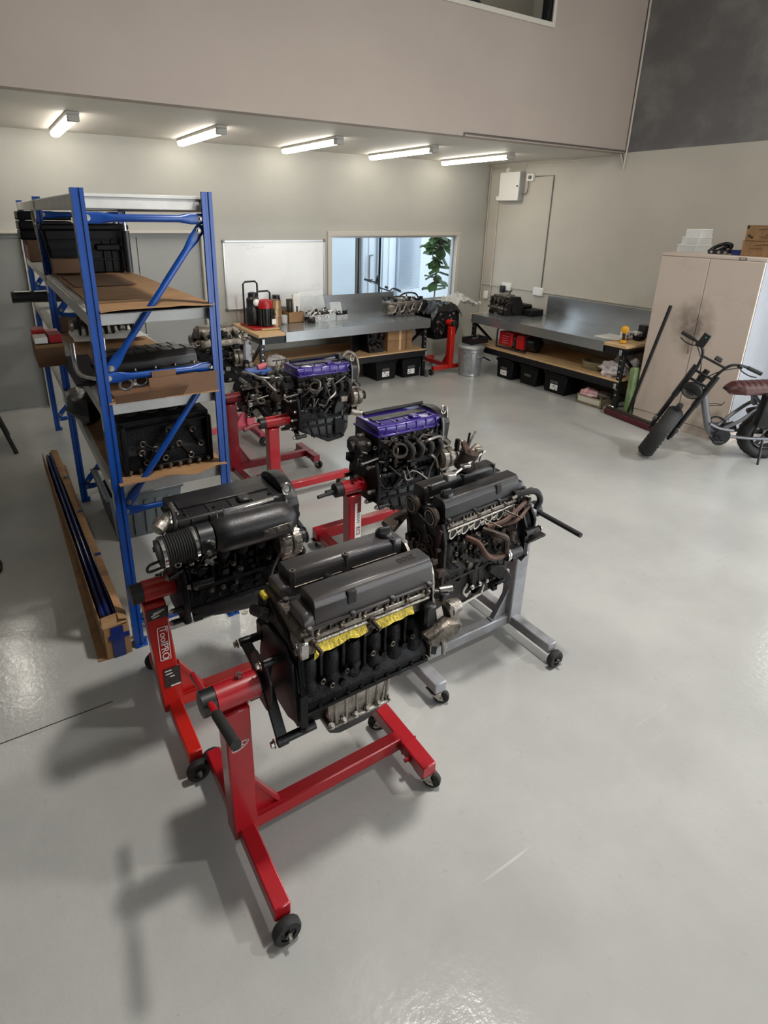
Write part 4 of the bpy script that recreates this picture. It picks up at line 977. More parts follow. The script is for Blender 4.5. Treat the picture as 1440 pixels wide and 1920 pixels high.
B().ring((.345, -.152, .945), (0, 1, .2), .020, .005, n=18).cyl((.345, -.12, .945), (.345, -.152, .945), .014, n=14).done('core_plug', 'iron_brown', eA)
# cam ends, bracket and pump at the timing end
fr = B().prism([(-.17, .70), (.17, .70), (.165, .95), (.15, 1.08), (.13, 1.12), (.03, 1.12), (.0, 1.09), (-.03, 1.12), (-.13, 1.12), (-.15, 1.08), (-.165, .95)], (.655, 0, 0), (0, 1, 0), (0, 0, 1), (.012, 0, 0), bev=.002).done('timing_backplate', 'alloy', eA)
for y in (-.08, .08): 
    B().ring((.669, y, 1.075), (1, 0, 0), .04, .009, n=24).cyl((.66, y, 1.075), (.69, y, 1.075), .02, n=14).done('cam_seal', 'alloy_bright', fr)
B().prism([(-.15, .72), (.15, .72), (.12, .92), (-.12, .92)], (.665, 0, 0), (0, 1, 0), (0, 0, 1), (.05, 0, 0), bev=.01).done('front_cover', 'iron_black', eA)
pulley(eA, (.735, 0, .765), (1, 0, 0), .075, .04)
B().cyl((.66, -.135, .985), (.705, -.165, .985), .022, n=14).box(.68, .72, -.19, -.14, .97, 1.0, bev=.005).done('sensor', 'plastic_black', eA)
B().cyl((.69, -.16, 1.005), (.74, -.18, 1.01), .012).done('sensor_tip', 'alloy_bright', eA)
B().box(.60, .66, -.19, -.14, .87, .97, bev=.01).done('engine_mount', 'plastic_black', eA)
pm = B().prism([(.58, .86), (.70, .90), (.75, .885), (.765, .86), (.74, .83), (.66, .80), (.60, .825)], (0, -.235, 0), (1, 0, 0), (0, 0, 1), (0, .06, 0), bev=.008).done('pump_bracket', 'alloy_dirty', eA)
B().cyl((.655, -.24, .835), (.655, -.245, .78), .008).cyl((.69, -.21, .82), (.70, -.21, .765), .007).ring((.67, -.20, .855), (0, 1, 0), .026, .008).done('bracket_stud', 'alloy_bright', pm)
B().prism([(.71, .93), (.73, .95), (.77, .91), (.775, .85), (.80, .81), (.78, .80), (.74, .83)], (0, -.20, 0), (1, 0, 0), (0, 0, 1), (0, .05, 0), bev=.005).cyl((.74, -.17, .91), (.79, -.17, .91), .035, .028, n=18).done('water_neck', 'alloy', pm)
B().prism([(.655, .72), (.665, .92), (.675, .92), (.70, .76), (.69, .70)], (0, -.17, 0), (1, 0, 0), (0, 0, 1), (0, .03, 0), bev=.004).done('front_rib', 'iron_black', eA)
B().cyl((.02, .06, .995), (.02, .17, .94), .022, n=12).box(.03, .07, .09, .16, .95, 1.02, bev=.008).done('rear_outlet', 'iron_dirty', eA)
B().box(.035, .06, .10, .15, 1.0, 1.035, bev=.006).done('yellow_plug', 'masking_tape', eA)
B().prism([(-.16, .93), (-.05, .99), (.13, 1.03), (.16, .93)], (.045, 0, 0), (0, 1, 0), (0, 0, 1), (.02, 0, 0), bev=.004).done('rear_plate', 'iron_dirty', eA)
B().box(.03, .12, .10, .2, .80, .90, bev=.02).done('starter', 'plastic_black', eA)

# ---------------------------------------------------------------- the dirty twin cam engine on the silver stand
mC = Matrix.Translation((2.245, 1.965, .815)) @ Matrix.Rotation(PI, 4, 'Z') @ Matrix.Rotation(math.radians(3.5), 4, 'Y') @ Matrix.Translation((0, 0, -.80)) @ Matrix.Diagonal((.90, .88, .98, 1))
eC = thing('twin_cam_engine', 'dirty six cylinder engine with bared cam ends and white port gaskets at the right', 'engine', group='engines on stands', mw=mC)
straight_six(eC, 1, 'iron_dirty', 'cover_dark', 'cover_dark', 'iron_dirty', 'near', 'bare')
B().prism([(.14, 1.06), (.151, 1.062), (.147, 1.115), (.137, 1.137), (.132, 1.137)], (.125, 0, 0), (0, 1, 0), (0, 0, 1), (.525, 0, 0)).done('cover_side', 'cover_grey', eC)
for y in (.085, -.085):
    q = B().ring((.70, y, 1.055), (1, 0, 0), .044, .010, n=28).cyl((.67, y, 1.055), (.70, y, 1.055), .040, n=24).done('cam_seal', 'iron_brown', eC)
    B().cyl((.70, y, 1.055), (.712, y, 1.055), .026, n=18).done('cam_end', 'matt_black', q)
    B().ring((.71, y, 1.055), (1, 0, 0), .036, .003, n=24).done('seal_lip', 'alloy', q)
q = B().prism([(-.16, .70), (.16, .70), (.175, .93), (.15, 1.03), (.0, .985), (-.15, 1.03), (-.175, .93)], (.655, 0, 0), (0, 1, 0), (0, 0, 1), (.02, 0, 0), bev=.003).done('timing_backplate', 'iron_dirty', eC)
b = B()
for y, z, r in ((.05, .90, .03), (-.07, .87, .034), (.0, .80, .05), (.10, .80, .02)): b.ring((.68, y, z), (1, 0, 0), r, .007, n=20)
b.bar((.68, .15, 1.0), (.68, .10, .75), .012, .016).bar((.68, .0, .97), (.68, .10, .82), .012, .016).bar((.68, -.15, 1.0), (.68, -.1, .78), .012, .016); b.done('front_web', 'iron_brown', q)
pulley(eC, (.715, 0, .765), (1, 0, 0), .06, .03, 'iron_brown')
# port gaskets
for k in range(6):
    x = .60 - k * .085; z = .962; a = B()
    if k < 5 or True:
        pts = [V((x + .024 * math.cos(t) - .006 * math.sin(t), .1525, z + .026 * math.sin(t) * (1 + .25 * math.cos(t)))) for t in [2 * PI * j / 20 for j in range(20)]]
        a.loop(pts, .0042, 5)
        if k < 5: a.bar((x - .026, .152, z - .004), (x - .060, .152, z + .004), .005, .007).ring((x - .042, .152, z - .012), (0, 1, 0), .008, .003, n=10)
    a.done('port_gasket', 'gasket_white', eC)
    B().cyl((x, .149, z), (x, .151, z), .02, n=16).done('intake_port', 'matt_black', eC)
for x0 in (.40, .24): B().cyl((x0, .15, .985), (x0 - .06, .25, .955), .004, n=8).done('intake_stud', 'alloy_dirty', eC)
hose(eC, 'coolant_hose', [(.50, .14, .90), (.46, .20, .88), (.43, .23, .82), (.38, .23, .78), (.30, .22, .755), (.24, .20, .745)], .017, 'rusty_pipe')
hose(eC, 'coolant_hose', [(.38, .15, .91), (.34, .22, .90), (.29, .24, .87), (.27, .23, .80), (.25, .21, .75)], .018, 'iron_brown')
hose(eC, 'coolant_pipe', [(.36, .16, .925), (.26, .19, .94), (.14, .19, .985), (.06, .16, 1.0)], .013, 'rusty_pipe')
hose(eC, 'coolant_pipe', [(.30, .15, .90), (.18, .2, .92), (.06, .18, .96)], .011, 'rusty_pipe')
hose(eC, 'heater_hose', [(.20, .12, 1.02), (.10, .17, 1.05), (.02, .19, 1.04), (-.02, .19, .98), (.01, .19, .93)], .018, 'rubber_black')
b = B().lathe([(.024, 0), (.032, .004), (.032, .012), (.03, .016), (.03, .075), (.026, .085), (.01, .086)], (.235, .215, .745), (-1, .15, 0), 22); fo = b.done('oil_filter', 'plastic_black', eC)
B().cyl((.235, .215, .745), (.255, .212, .745), .036, n=20).ring((.25, .212, .745), (1, 0, 0), .034, .006).done('filter_base', 'chrome', fo)
B().cyl((.19, .18, .84), (.19, .18, .86), .03, n=18).cyl((.19, .18, .80), (.19, .18, .84), .022, n=14).done('oil_sender', 'iron_brown', eC)
bh = B().lathe([(.155, 0), (.17, .012), (.17, .03), (.12, .10), (.06, .11)], (.0, 0, .80), (1, 0, 0), 26).done('flywheel_housing', 'iron_black', eC)
B().prism([(.0, -.19), (.12, -.17), (.17, -.05), (.18, .05), (.12, .14), (.0, .18), (-.12, .14), (-.18, .05), (-.17, -.05), (-.12, -.17)], (-.02, 0, .81), (0, 1, 0), (0, 0, 1), (.02, 0, 0), bev=.003).done('rear_plate', 'iron_dirty', bh)
B().box(-.09, .06, .15, .20, .735, .75, bev=.003).done('ledge', 'iron_dirty', bh)
mt = B().prism([(.33, .69), (.24, .66), (.17, .57), (.16, .54), (.22, .53), (.28, .60), (.36, .66)], (0, .16, 0), (1, 0, 0), (0, 0, 1), (0, .03, 0), bev=.005).done('engine_mount', 'iron_black', eC)
B().box(.23, .32, .15, .20, .555, .575, bev=.003).box(.29, .325, .15, .2, .53, .575, bev=.003).done('mount_foot', 'iron_black', mt)
lp = B().prism([(.28, .69), (.66, .69), (.66, .58), (.60, .50), (.44, .47), (.36, .52), (.30, .62)], (0, -.10, 0), (1, 0, 0), (0, 0, 1), (0, .23, 0), bev=.012).done('lower_sump', 'iron_dirty', eC)
B().ring((.47, .135, .56), (0, 1, 0), .026, .007, n=20).ring((.47, .135, .592), (0, 1, 0), .008, .004, n=10).ring((.47, .135, .528), (0, 1, 0), .008, .004, n=10).done('drain_gasket', 'gasket_white', lp)
b = B().bar((.30, .14, .66), (.36, .14, .50), .006, .012).bar((.36, .14, .50), (.60, .14, .48), .006, .012); b.done('sump_edge', 'gasket_white', lp)
B().cyl((.60, .03, .52), (.70, .03, .50), .06, n=20).cyl((.70, .03, .50), (.74, .03, .495), .045, n=18).done('pump_body', 'iron_brown', lp)
clutter(eC, 26, (.10, .62), (.13, .17), (.70, .92), 5, ('iron_dirty', 'iron_brown', 'alloy_dirty'), (.015, .045))
clutter(eC, 12, (.0, .20), (.14, .19), (.92, 1.06), 6, ('iron_dirty', 'alloy_dirty'), (.015, .04))
clutter(eC, 16, (.62, .72), (-.17, .17), (.60, .90), 8, ('iron_dirty', 'iron_brown'), (.02, .05))
mfd = B()
for k in range(5): mfd.tube([(.40 + k * .07, -.14, .97), (.46 + k * .06, -.25, .93 - .01 * k), (.66, -.30 + .02 * k, .88 + .01 * k), (.76, -.28 + .02 * k, .87)], .020, n=10)
mfd.done('exhaust_manifold', 'iron_brown', eC)
# loose fuel rail and throttle actuator resting on the covers
fa = thing('fuel_rail', 'bright fuel rail lying across the cam covers of the dirty engine', 'fuel rail', (1.79, 1.965, 1.135), 0)
B().cyl((0, 0, .02), (.26, .06, .075), .007, n=10).done('rail', 'alloy_bright', fa)
for q in ((-.05, .01, -.02, .02, .0, .035), (.07, .12, .0, .035, .035, .052), (.16, .20, .03, .055, .05, .07)): B().box(*q, bev=.005).done('rail_mount', 'alloy_bright', fa)
B().cyl((.13, .03, .02), (.14, .03, .055), .006).cyl((.22, .05, .03), (.24, .05, .085), .006).done('injector', 'bolt_steel', fa)
th = thing('throttle_body', 'rusty throttle body standing on top of the dirty engine', 'throttle body', (1.93, 2.05, 1.13), 0)
B().lathe([(.05, 0), (.055, .02), (.045, .06), (.05, .09), (.05, .10), (.035, .10)], (0, 0, 0), (.25, -.2, 1), 20).done('body', 'iron_brown', th)
B().bar((.03, -.03, .02), (-.03, -.02, .16), .02, .03, bev=.004).bar((.04, -.05, .0), (.0, -.03, .12), .014, .02, bev=.003).done('lever', 'rusty_pipe', th)
B().tube([(.02, 0, .10), (.03, -.01, .15), (.07, 0, .19)], .006).ring((-.03, 0, .13), (1, .3, 0), .03, .005).cyl((.03, .0, .06), (.11, .02, .09), .022, n=14).box(.07, .12, -.02, .03, .06, .10, bev=.006).done('linkage', 'alloy_dirty', th)
B().cyl((-.05, .0, .11), (-.05, .0, .17), .012).cyl((.0, -.02, .13), (.01, -.02, .20), .006).done('spigot', 'iron_black', th)

# ---------------------------------------------------------------- four cylinder engines with one wide cover
def four_cyl(o, cov, body, trim, seed, style):
    pr = [(-.15, .70), (.15, .70), (.145, .74), (.118, .79), (.112, .925), (-.112, .925), (-.118, .79), (-.145, .74)]
    blk = B().prism(pr, (.03, 0, 0), (0, 1, 0), (0, 0, 1), (.47, 0, 0), bev=.005).done('cylinder_block', body, o)
    b = B(); d = B()
    for k in range(4): b.lathe([(.045, .78), (.05, .80), (.05, .87), (.042, .90)], (.09 + k * .11, -.085, 0), Z, 18)
    for k in range(5): d.box(.035 + k * .105, .052 + k * .105, -.142, -.1, .70, .92, bev=.004)
    b.done('cylinder_wall', body, blk); d.done('web', body, blk)
    b = B(); rn = random.Random(seed)
    for k in range(12):
        x, z = rn.uniform(.05, .48), rn.uniform(.72, .90); b.cyl((x, -.10, z), (x, -.155, z), .012, n=10)
    b.done('boss', body, blk, stuff=True)
    bolts(blk, [(rn.uniform(.05, .48), -.152, rn.uniform(.73, .90)) for k in range(9)], (0, -1, 0), .008, .014, 'alloy_dirty')
    B().box(.025, .505, -.158, .158, .69, .708, bev=.003).bar((.06, -.15, .80), (.46, -.15, .80), .012, .022, bev=.003).done('pan_rail', body, blk)
    pan = B().prism([(.03, .69), (.49, .69), (.49, .645), (.46, .60), (.30, .585), (.14, .61), (.05, .65)] if style != 'runner' else [(.02, .69), (.50, .69), (.49, .56), (.44, .475), (.30, .46), (.14, .55), (.03, .60)], (0, -.135, 0), (1, 0, 0), (0, 0, 1), (0, .27, 0), bev=.014, seg=2).done('oil_pan', 'black_steel' if body == 'iron_black' else body, o)
    if style == 'runner':
        b = B().bar((.06, -.138, .64), (.48, -.138, .62), .014, .02, bev=.003).bar((.13, -.138, .555), (.45, -.138, .50), .012, .02, bev=.003).cyl((.30, -.132, .52), (.30, -.15, .52), .018, n=6)
        for k in range(5): b.bar((.10 + k * .085, -.139, .68), (.16 + k * .065, -.139, .53 - .01 * k), .010, .012, bev=.002)
        b.box(.34, .45, -.16, -.13, .53, .66, bev=.012); b.done('pan_rib', 'iron_black', pan)
    bolts(pan, [(.05 + k * .055, -.148, .69) for k in range(9)], (0, 0, -1), .006, .008, 'iron_dirty')
    B().prism([(-.165, .64), (-.08, .61), (.08, .61), (.165, .64), (.18, .76), (.14, .90), (.06, .95), (-.06, .95), (-.14, .90), (-.18, .76)], (.0, 0, 0), (0, 1, 0), (0, 0, 1), (.028, 0, 0), bev=.004).done('rear_plate', body, o)
    b = B()
    for y, z in ((-.15, .72), (-.13, .88), (-.05, .94), (.13, .88), (.15, .72), (-.12, .64)): b.cyl((-.045, y, z), (.0, y, z), .013, n=12)
    b.done('plate_spacer', 'black_steel', o); bolts(o, [(-.045, y, z) for y, z in ((-.15, .72), (-.13, .88), (-.05, .94), (-.12, .64))], (-1, 0, 0), .011, .012)
    hd_ = B().box(.02, .50, -.14, .14, .925, 1.075, bev=.006).done('cylinder_head', trim if style == 'runner' else body, o)
    clutter(hd_, 14, (.03, .49), (-.16, -.138), (.94, 1.06), seed + 1, (body, 'iron_dirty', 'alloy_dirty'), (.012, .035), 'lug')
    # wide valve cover: raised banks each side of a plug valley
    c = B().prism([(-.138, 1.075), (.138, 1.075), (.135, 1.122), (.124, 1.138), (-.124, 1.138), (-.135, 1.122)], (.02, 0, 0), (0, 1, 0), (0, 0, 1), (.49, 0, 0), bev=.007, seg=2).done('valve_cover', cov, o)
    B().box(.012, .515, -.148, .148, 1.068, 1.082, bev=.003).done('cover_flange', cov, c)
    B().box(.05, .47, -.036, .036, 1.1385, 1.146, bev=.003).done('plug_cover', 'plastic_black' if cov != 'cover_dark' else 'cover_dark', c)
    b = B()
    for k in range(6): b.box(.075 + k * .078, .083 + k * .078, -.1405, -.125, 1.085, 1.132, bev=.002)
    for k in range(5): b.box(.06 + k * .10, .07 + k * .10, -.118, -.04, 1.137, 1.143, bev=.003)
    b.box(.30, .36, -.11, -.05, 1.136, 1.156, bev=.008)
    b.done('rib', cov, c, stuff=True)
    bolts(c, [(.04 + k * .11, -.143, 1.082) for k in range(5)] + [(.04 + k * .11, .143, 1.082) for k in range(5)], Z, .006, .008)
    bolts(c, [(.06 + k * .13, -.09, 1.138) for k in range(4)], Z, .006, .01, 'iron_dirty')
    # timing cover with rounded shoulders
    tp = [(-.11, .66), (.11, .66), (.145, .74), (.12, .88), (.15, .98), (.165, 1.09)] + [(.165 * math.cos(t), 1.09 + (.10 if cov == 'cover_dark' else .07) * math.sin(t)) for t in [PI * j / 9 for j in range(10)]] + [(-.165, 1.09), (-.15, .98), (-.12, .88), (-.145, .74)]
    B().prism(tp, (.505, 0, 0), (0, 1, 0), (0, 0, 1), (.062, 0, 0), bev=.008, seg=2).done('timing_cover', 'cover_dark' if cov != 'purple_paint' else 'plastic_black', o)
    pulley(o, (.60, 0, .765), (1, 0, 0), .072, .05); pulley(o, (.595, -.07, .90), (1, 0, 0), .05, .03)
    B().tube([(.59, -.145, .84), (.605, -.12, .80), (.60, -.06, .70), (.60, .06, .70), (.60, .08, .80), (.595, -.04, .945), (.60, -.145, .93)], .012, n=6).done('drive_belt', 'rubber_black', o)
    alternator(o, (.52, -.185, .855) if style == 'runner' else (.485, -.20, .945), (1, 0, 0), .07, .11, 'alloy_dirty' if style == 'runner' else 'alloy')
    B().bar((.53, -.12, .98), (.535, -.21, .955), .012, .03, up=(1, 0, 0)).done('alternator_bracket', 'alloy_bright' if style != 'runner' else 'alloy_dirty', o); B().bar((.50, -.12, .80), (.50, -.21, .83), .05, .03, up=(1, 0, 0)).done('alternator_bracket', 'alloy_dirty', o); B().cyl((.49, -.13, .985), (.55, -.13, .985), .022, n=14).done('alternator_bracket', 'alloy_bright' if style != 'runner' else 'alloy_dirty', o)
    B().tube([(.50, -.162, 1.13), (.495, -.185, 1.06), (.47, -.20, .93), (.42, -.175, .80), (.41, -.16, .70)], .008, n=8).done('dipstick_tube', 'heatsink', o)
    b = B().loop([V((.505 + .020 * math.cos(t), -.165, 1.185 + .028 * math.sin(t))) for t in [2 * PI * k / 16 for k in range(16)]], .0045, 5).bar((.503, -.165, 1.162), (.50, -.163, 1.12), .012, .006)
    b.done('lifting_eye' if style == 'runner' else 'dipstick_handle', 'bolt_steel', o)
    B().cyl((.50, -.155, .72), (.56, -.17, .70), .032, n=18).cyl((.56, -.17, .70), (.60, -.175, .695), .026, n=16).box(.54, .58, -.19, -.15, .69, .78, bev=.006).done('water_pipe_neck', 'alloy', o)

# B: all black engine with the fat plenum
eB = thing('black_engine', 'all black four cylinder engine with fat smooth intake plenum on the branded stand', 'engine', (.485, 2.345, 0), 0, 'engines on stands')
four_cyl(eB, 'cover_dark', 'iron_black', 'iron_black', 11, 'plenum')
B().lathe([(.02, 0), (.062, .008), (.078, .03), (.080, .08), (.080, .30), (.076, .345), (.055, .375), (.02, .385)], (.135, -.20, 1.065), (1, 0, 0), 28).done('intake_plenum', 'cover_dark', eB)
b = B()
for k in range(4): b.tube([(.19 + k * .085, -.19, 1.02), (.19 + k * .085, -.185, .96), (.19 + k * .085, -.13, .95)], .026, n=10)
b.done('intake_runner', 'iron_black', eB)
pl = B().hexa([(.34, -.2815, 1.045), (.48, -.2815, 1.052), (.48, -.2775, 1.052), (.34, -.2775, 1.045), (.34, -.2815, 1.075), (.48, -.2815, 1.082), (.48, -.2775, 1.082), (.34, -.2775, 1.075)], bev=.001).done('plenum_plate', 'alloy', eB)
bolts(pl, [(.355, -.2815, 1.061), (.41, -.2815, 1.064), (.465, -.2815, 1.066)], (0, -1, 0), .008, .008, 'alloy_bright')
B().bar((.21, -.17, 1.142), (.44, -.16, 1.15), .02, .014, bev=.003).cyl((.17, -.19, 1.14), (.17, -.19, 1.175), .004).cyl((.20, -.19, 1.14), (.20, -.19, 1.178), .004).done('fuel_rail', 'alloy_bright', eB)
B().box(.40, .50, -.16, -.135, 1.11, 1.155, bev=.006).done('coil_block', 'plastic_black', eB)
tb = B().cyl((.075, -.20, 1.07), (.135, -.20, 1.07), .062, n=24).box(.075, .13, -.27, -.16, 1.03, 1.09, bev=.008).done('throttle_body', 'plastic_black', eB)
bolts(tb, [(.10, -.272, 1.04), (.12, -.272, 1.08), (.09, -.272, 1.0), (.11, -.265, .985)], (0, -1, 0), .008, .014, 'alloy_bright')
hz = B()
prof = [(.062, 0)]
for k in range(14): prof += [(.066, .006 + k * .010), (.061, .011 + k * .010)]
prof += [(.064, .15)]
hz.lathe(prof, (-.075, -.20, 1.055), (1, 0, .08), 26); hs = hz.done('intake_hose', 'rubber_black', eB)
for x in (-.068, .062): B().lathe([(.066, -.008), (.069, -.006), (.069, .006), (.066, .008)], (x, -.20, 1.057 + .08 * x), (1, 0, .08), 26).done('hose_clamp', 'chrome', hs)
B().cyl((-.09, -.20, 1.052), (-.07, -.20, 1.054), .058, n=24).done('hose_mouth', 'matt_black', hs)
B().cyl((-.06, -.14, 1.12), (.0, -.10, 1.17), .024, n=14).cyl((-.07, -.15, 1.13), (-.045, -.13, 1.145), .032, n=16).box(-.06, .02, -.14, -.06, 1.10, 1.15, bev=.01).done('thermostat_housing', 'alloy', eB)
hose(eB, 'breather_hose', [(-.02, -.10, 1.19), (.0, -.13, 1.20), (.0, -.16, 1.14), (-.02, -.15, 1.10)], .008); hose(eB, 'vacuum_hose', [(-.08, -.22, 1.03), (-.13, -.22, 1.02), (-.13, -.2, .98), (-.07, -.2, .985)], .006)
clutter(eB, 12, (-.02, .14), (-.22, -.13), (.90, 1.02), 21, ('iron_black', 'plastic_black', 'bolt_steel'), (.012, .04)); clutter(eB, 8, (.1, .46), (-.165, -.14), (.72, .92), 22, ('iron_black', 'iron_black', 'iron_dirty'), (.014, .035))
b = B()
for k in range(4): b.bolt((.02, -.13 + .03 * k, 1.172), Z, .007, .012)
b.done('stud', 'bolt_steel', eB, stuff=True)
tag(B().cyl((1.02, 2.93, .0), (1.02, 2.93, .005), .02).done('washer', 'bolt_steel'), 'small loose steel washer on the floor by the right rack post', 'washer')

# D and E: dirty engines with purple covers
def purple(o, seed):
    four_cyl(o, 'purple_paint', 'iron_black', 'iron_dirty', seed, 'runner')
    t = B().lathe([(.036, 0), (.040, .01), (.040, .05), (.05, .06), (.05, .075), (.038, .075), (.034, .02)], (.16, -.155, .985), (-.45, -1, .1), 22).done('throttle_body', 'alloy_dirty', o)
    B().cyl((.15, -.17, .987), (.147, -.176, .987), .034, n=20).done('throttle_plate', 'matt_black', t)
    b = B()
    for k in range(4): b.tube([(.20 + k * .075, -.16, .93 + .01 * k), (.21 + k * .075, -.215, .93), (.22 + k * .075, -.225, .99), (.21 + k * .07, -.15, 1.02)], .022, n=10)
    b.done('intake_runner', 'iron_dirty', o)
    B().box(.20, .46, -.20, -.14, .86, .93, bev=.02).done('intake_plenum', 'iron_black', o)
    clutter(o, 22, (.02, .46), (-.20, -.14), (.86, 1.06), seed + 3, ('iron_dirty', 'alloy_dirty', 'iron_black'), (.014, .045))
    clutter(o, 14, (-.09, .06), (-.14, .05), (.86, 1.06), seed + 4, ('iron_black', 'alloy_dirty'), (.02, .05))
    clutter(o, 12, (.05, .48), (-.165, -.13), (.70, .86), seed + 5, ('iron_black', 'iron_dirty'), (.015, .04))
    wiring(o, 7, (.12, .50), (-.22, -.16), (.74, 1.05), seed + 6, .005, 'heatsink', 'pipe'); wiring(o, 6, (.0, .50), (-.20, -.15), (.72, 1.02), seed + 7, .006)
    B().tube([(.06, .1, 1.148), (.20, .105, 1.15), (.40, .10, 1.152), (.51, .06, 1.17)], .013, n=8).done('harness', 'rubber_black', o)
    B().box(-.10, .02, -.09, .06, .95, 1.04, bev=.02).cyl((-.12, -.03, 1.0), (-.04, -.03, 1.0), .032, n=16).done('thermostat_housing', 'iron_dirty', o)
    B().cyl((-.11, -.16, .93), (.02, -.14, .935), .007, n=8).ball((-.11, -.16, .93), .012, n=8, m=6).done('stud_rod', 'heatsink', o)
eD = thing('purple_cover_engine', 'nearer dirty engine with a purple valve cover and steel lifting bracket', 'engine', (1.865, 2.905, -.005), 0, 'engines on stands')
purple(eD, 31)
B().bar((.555, -.13, 1.19), (.56, -.14, 1.03), .006, .03, up=(0, 1, 0)).done('lifting_bracket', 'bolt_steel', eD)
B().tube([(.33, -.19, .99), (.35, -.22, 1.02), (.44, -.22, 1.03), (.47, -.21, .98), (.46, -.21, .93)], .010, n=8).tube([(.33, -.19, .99), (.36, -.22, .93), (.43, -.21, .87), (.46, -.20, .80)], .009, n=8).done('coolant_pipe', 'heatsink', eD)
B().box(.12, .2, -.16, -.13, .70, .84, bev=.01).done('bluish_web', 'black_steel', eD)
eE = thing('purple_cover_engine', 'further dirty engine with a purple valve cover and silver top hose', 'engine', (1.955, 4.20, .06), 0, 'engines on stands')
purple(eE, 57)
B().tube([(.44, -.10, 1.18), (.50, -.10, 1.22), (.57, -.11, 1.18), (.585, -.13, 1.08), (.57, -.14, 1.0)], .017, n=10).done('top_hose', 'alloy_dirty', eE)
B().box(.40, .45, -.12, -.06, 1.165, 1.215, bev=.008).done('coil_pack', 'plastic_black', eE)
B().prism([(.30, .72), (.40, .76), (.42, .86), (.36, .88), (.33, .80)], (0, -.20, 0), (1, 0, 0), (0, 0, 1), (0, .05, 0), bev=.01).prism([(.22, .64), (.40, .62), (.42, .56), (.36, .55), (.20, .60)], (0, -.13, 0), (1, 0, 0), (0, 0, 1), (0, .2, 0), bev=.01).done('sump_bracket', 'black_steel', eE)
B().box(.36, .43, -.235, -.185, .835, .885, bev=.008).done('solenoid', 'alloy_dirty', eE)
B().tube([(.08, -.18, .98), (.14, -.235, .97), (.16, -.235, 1.04), (.12, -.17, 1.05)], .012).tube([(.30, -.18, 1.0), (.31, -.23, .93), (.24, -.24, .88), (.22, -.22, .83), (.17, -.2, .84)], .009).done('coolant_pipe', 'heatsink', eE)

# F: bare alloy powertrain on the dark red stand
eF = thing('alloy_engine', 'cluttered alloy engine and gearbox with blue tape on the dark red stand', 'engine', (1.80, 4.85, 0), 0, 'engines on stands')
B().prism([(.0, .62), (.46, .60), (.50, .74), (.48, .95), (.40, 1.00), (.04, .98), (-.04, .85)], (0, -.12, 0), (1, 0, 0), (0, 0, 1), (0, .30, 0), bev=.02).done('gearbox_case', 'iron_black', eF)
B().box(.0, .30, -.17, .10, .90, .945, bev=.006).cyl((-.06, -.15, .90), (.22, -.16, .91), .010).done('side_rail', 'alloy_bright', eF)
B().lathe([(.10, 0), (.12, .02), (.12, .05), (.085, .09), (.05, .10)], (.30, -.13, .84), (0, -1, .1), 24).done('bell_cover', 'alloy_dirty', eF)
b = B()
for k in range(9): b.ring((.30 + .095 * math.cos(k * .7), -.19, .84 + .095 * math.sin(k * .7)), (0, 1, 0), .012, .004, n=10)
b.done('boss_ring', 'alloy_bright', eF, stuff=True)
B().tube([(.06, -.16, 1.0), (.13, -.2, .97), (.19, -.21, .90), (.24, -.21, .85), (.25, -.2, .78)], .012).tube([(-.05, -.15, 1.06), (.02, -.2, 1.04), (.10, -.2, 1.0), (.30, -.19, .97)], .012).done('alloy_pipe', 'alloy_bright', eF)
B().box(.02, .24, -.13, .0, 1.0, 1.045, bev=.006).done('blue_taped_box', 'blue_tape', eF)
B().box(.18, .25, -.15, -.05, .955, 1.03, bev=.006).done('connector', 'heatsink', eF)
B().cyl((.12, -.08, 1.06), (.20, -.08, 1.075), .028, n=14).done('pink_cap', 'pink_plastic', eF)
B().tube([(.26, -.16, 1.02), (.31, -.2, .93), (.36, -.21, .84), (.40, -.21, .76)], .018).done('black_hose', 'rubber_black', eF)
b = B()
for k in range(3): b.bar((.30 + k * .05, -.05, 1.0), (.32 + k * .05, -.06, 1.10), .012, .012)
b.bar((.28, -.05, 1.10), (.42, -.06, 1.10), .014, .014).bar((.30, -.05, 1.0), (.42, -.06, 1.10), .012, .012).bar((.42, -.05, 1.0), (.42, -.06, 1.10), .012, .012); b.done('alloy_frame', 'alloy_bright', eF)
B().prism([(-.02, 0), (.16, .015), (.17, .04), (.0, .035)], (-.0, -.26, .765), (1, 0, 0), (0, .8, .6), (0, -.012, .012), bev=.003).bar((.08, -.2, .77), (.20, -.30, .56), .10, .035, up=(.5, -.5, .5), bev=.006).bar((.10, -.16, .70), (.22, -.26, .52), .05, .05, bev=.006).done('mount_arm', 'iron_dirty', eF)
B().ring((.07, -.25, .80), (0, -.5, .8), .03, .008, n=16).cyl((.02, -.2, .72), (.06, -.22, .66), .035, n=14).done('arm_eye', 'alloy', eF)
B().box(.24, .34, -.21, -.12, .58, .76, bev=.008).box(.34, .46, -.22, -.12, .60, .78, bev=.008).done('ribbed_casting', 'silver_paint', eF)
B().cyl((.40, -.225, .68), (.40, -.2, .68), .035, n=18).done('casting_hole', 'matt_black', eF)
B().cyl((-.02, -.20, .80), (.16, -.21, .83), .008).ball((-.02, -.20, .80), .014, n=8, m=6).done('link_rod', 'alloy', eF)
clutter(eF, 22, (-.05, .45), (-.19, -.12), (.66, .98), 71, ('iron_dirty', 'alloy', 'alloy_dirty'), (.02, .06)); wiring(eF, 8, (-.02, .44), (-.2, -.13), (.7, 1.04), 72, .006); clutter(eF, 14, (-.04, .45), (-.21, -.17), (.66, 1.0), 75, ('alloy_bright', 'alloy'), (.02, .055)); clutter(eF, 10, (.20, .46), (-.15, .0), (.98, 1.08), 73, ('alloy', 'alloy_bright'), (.02, .05))

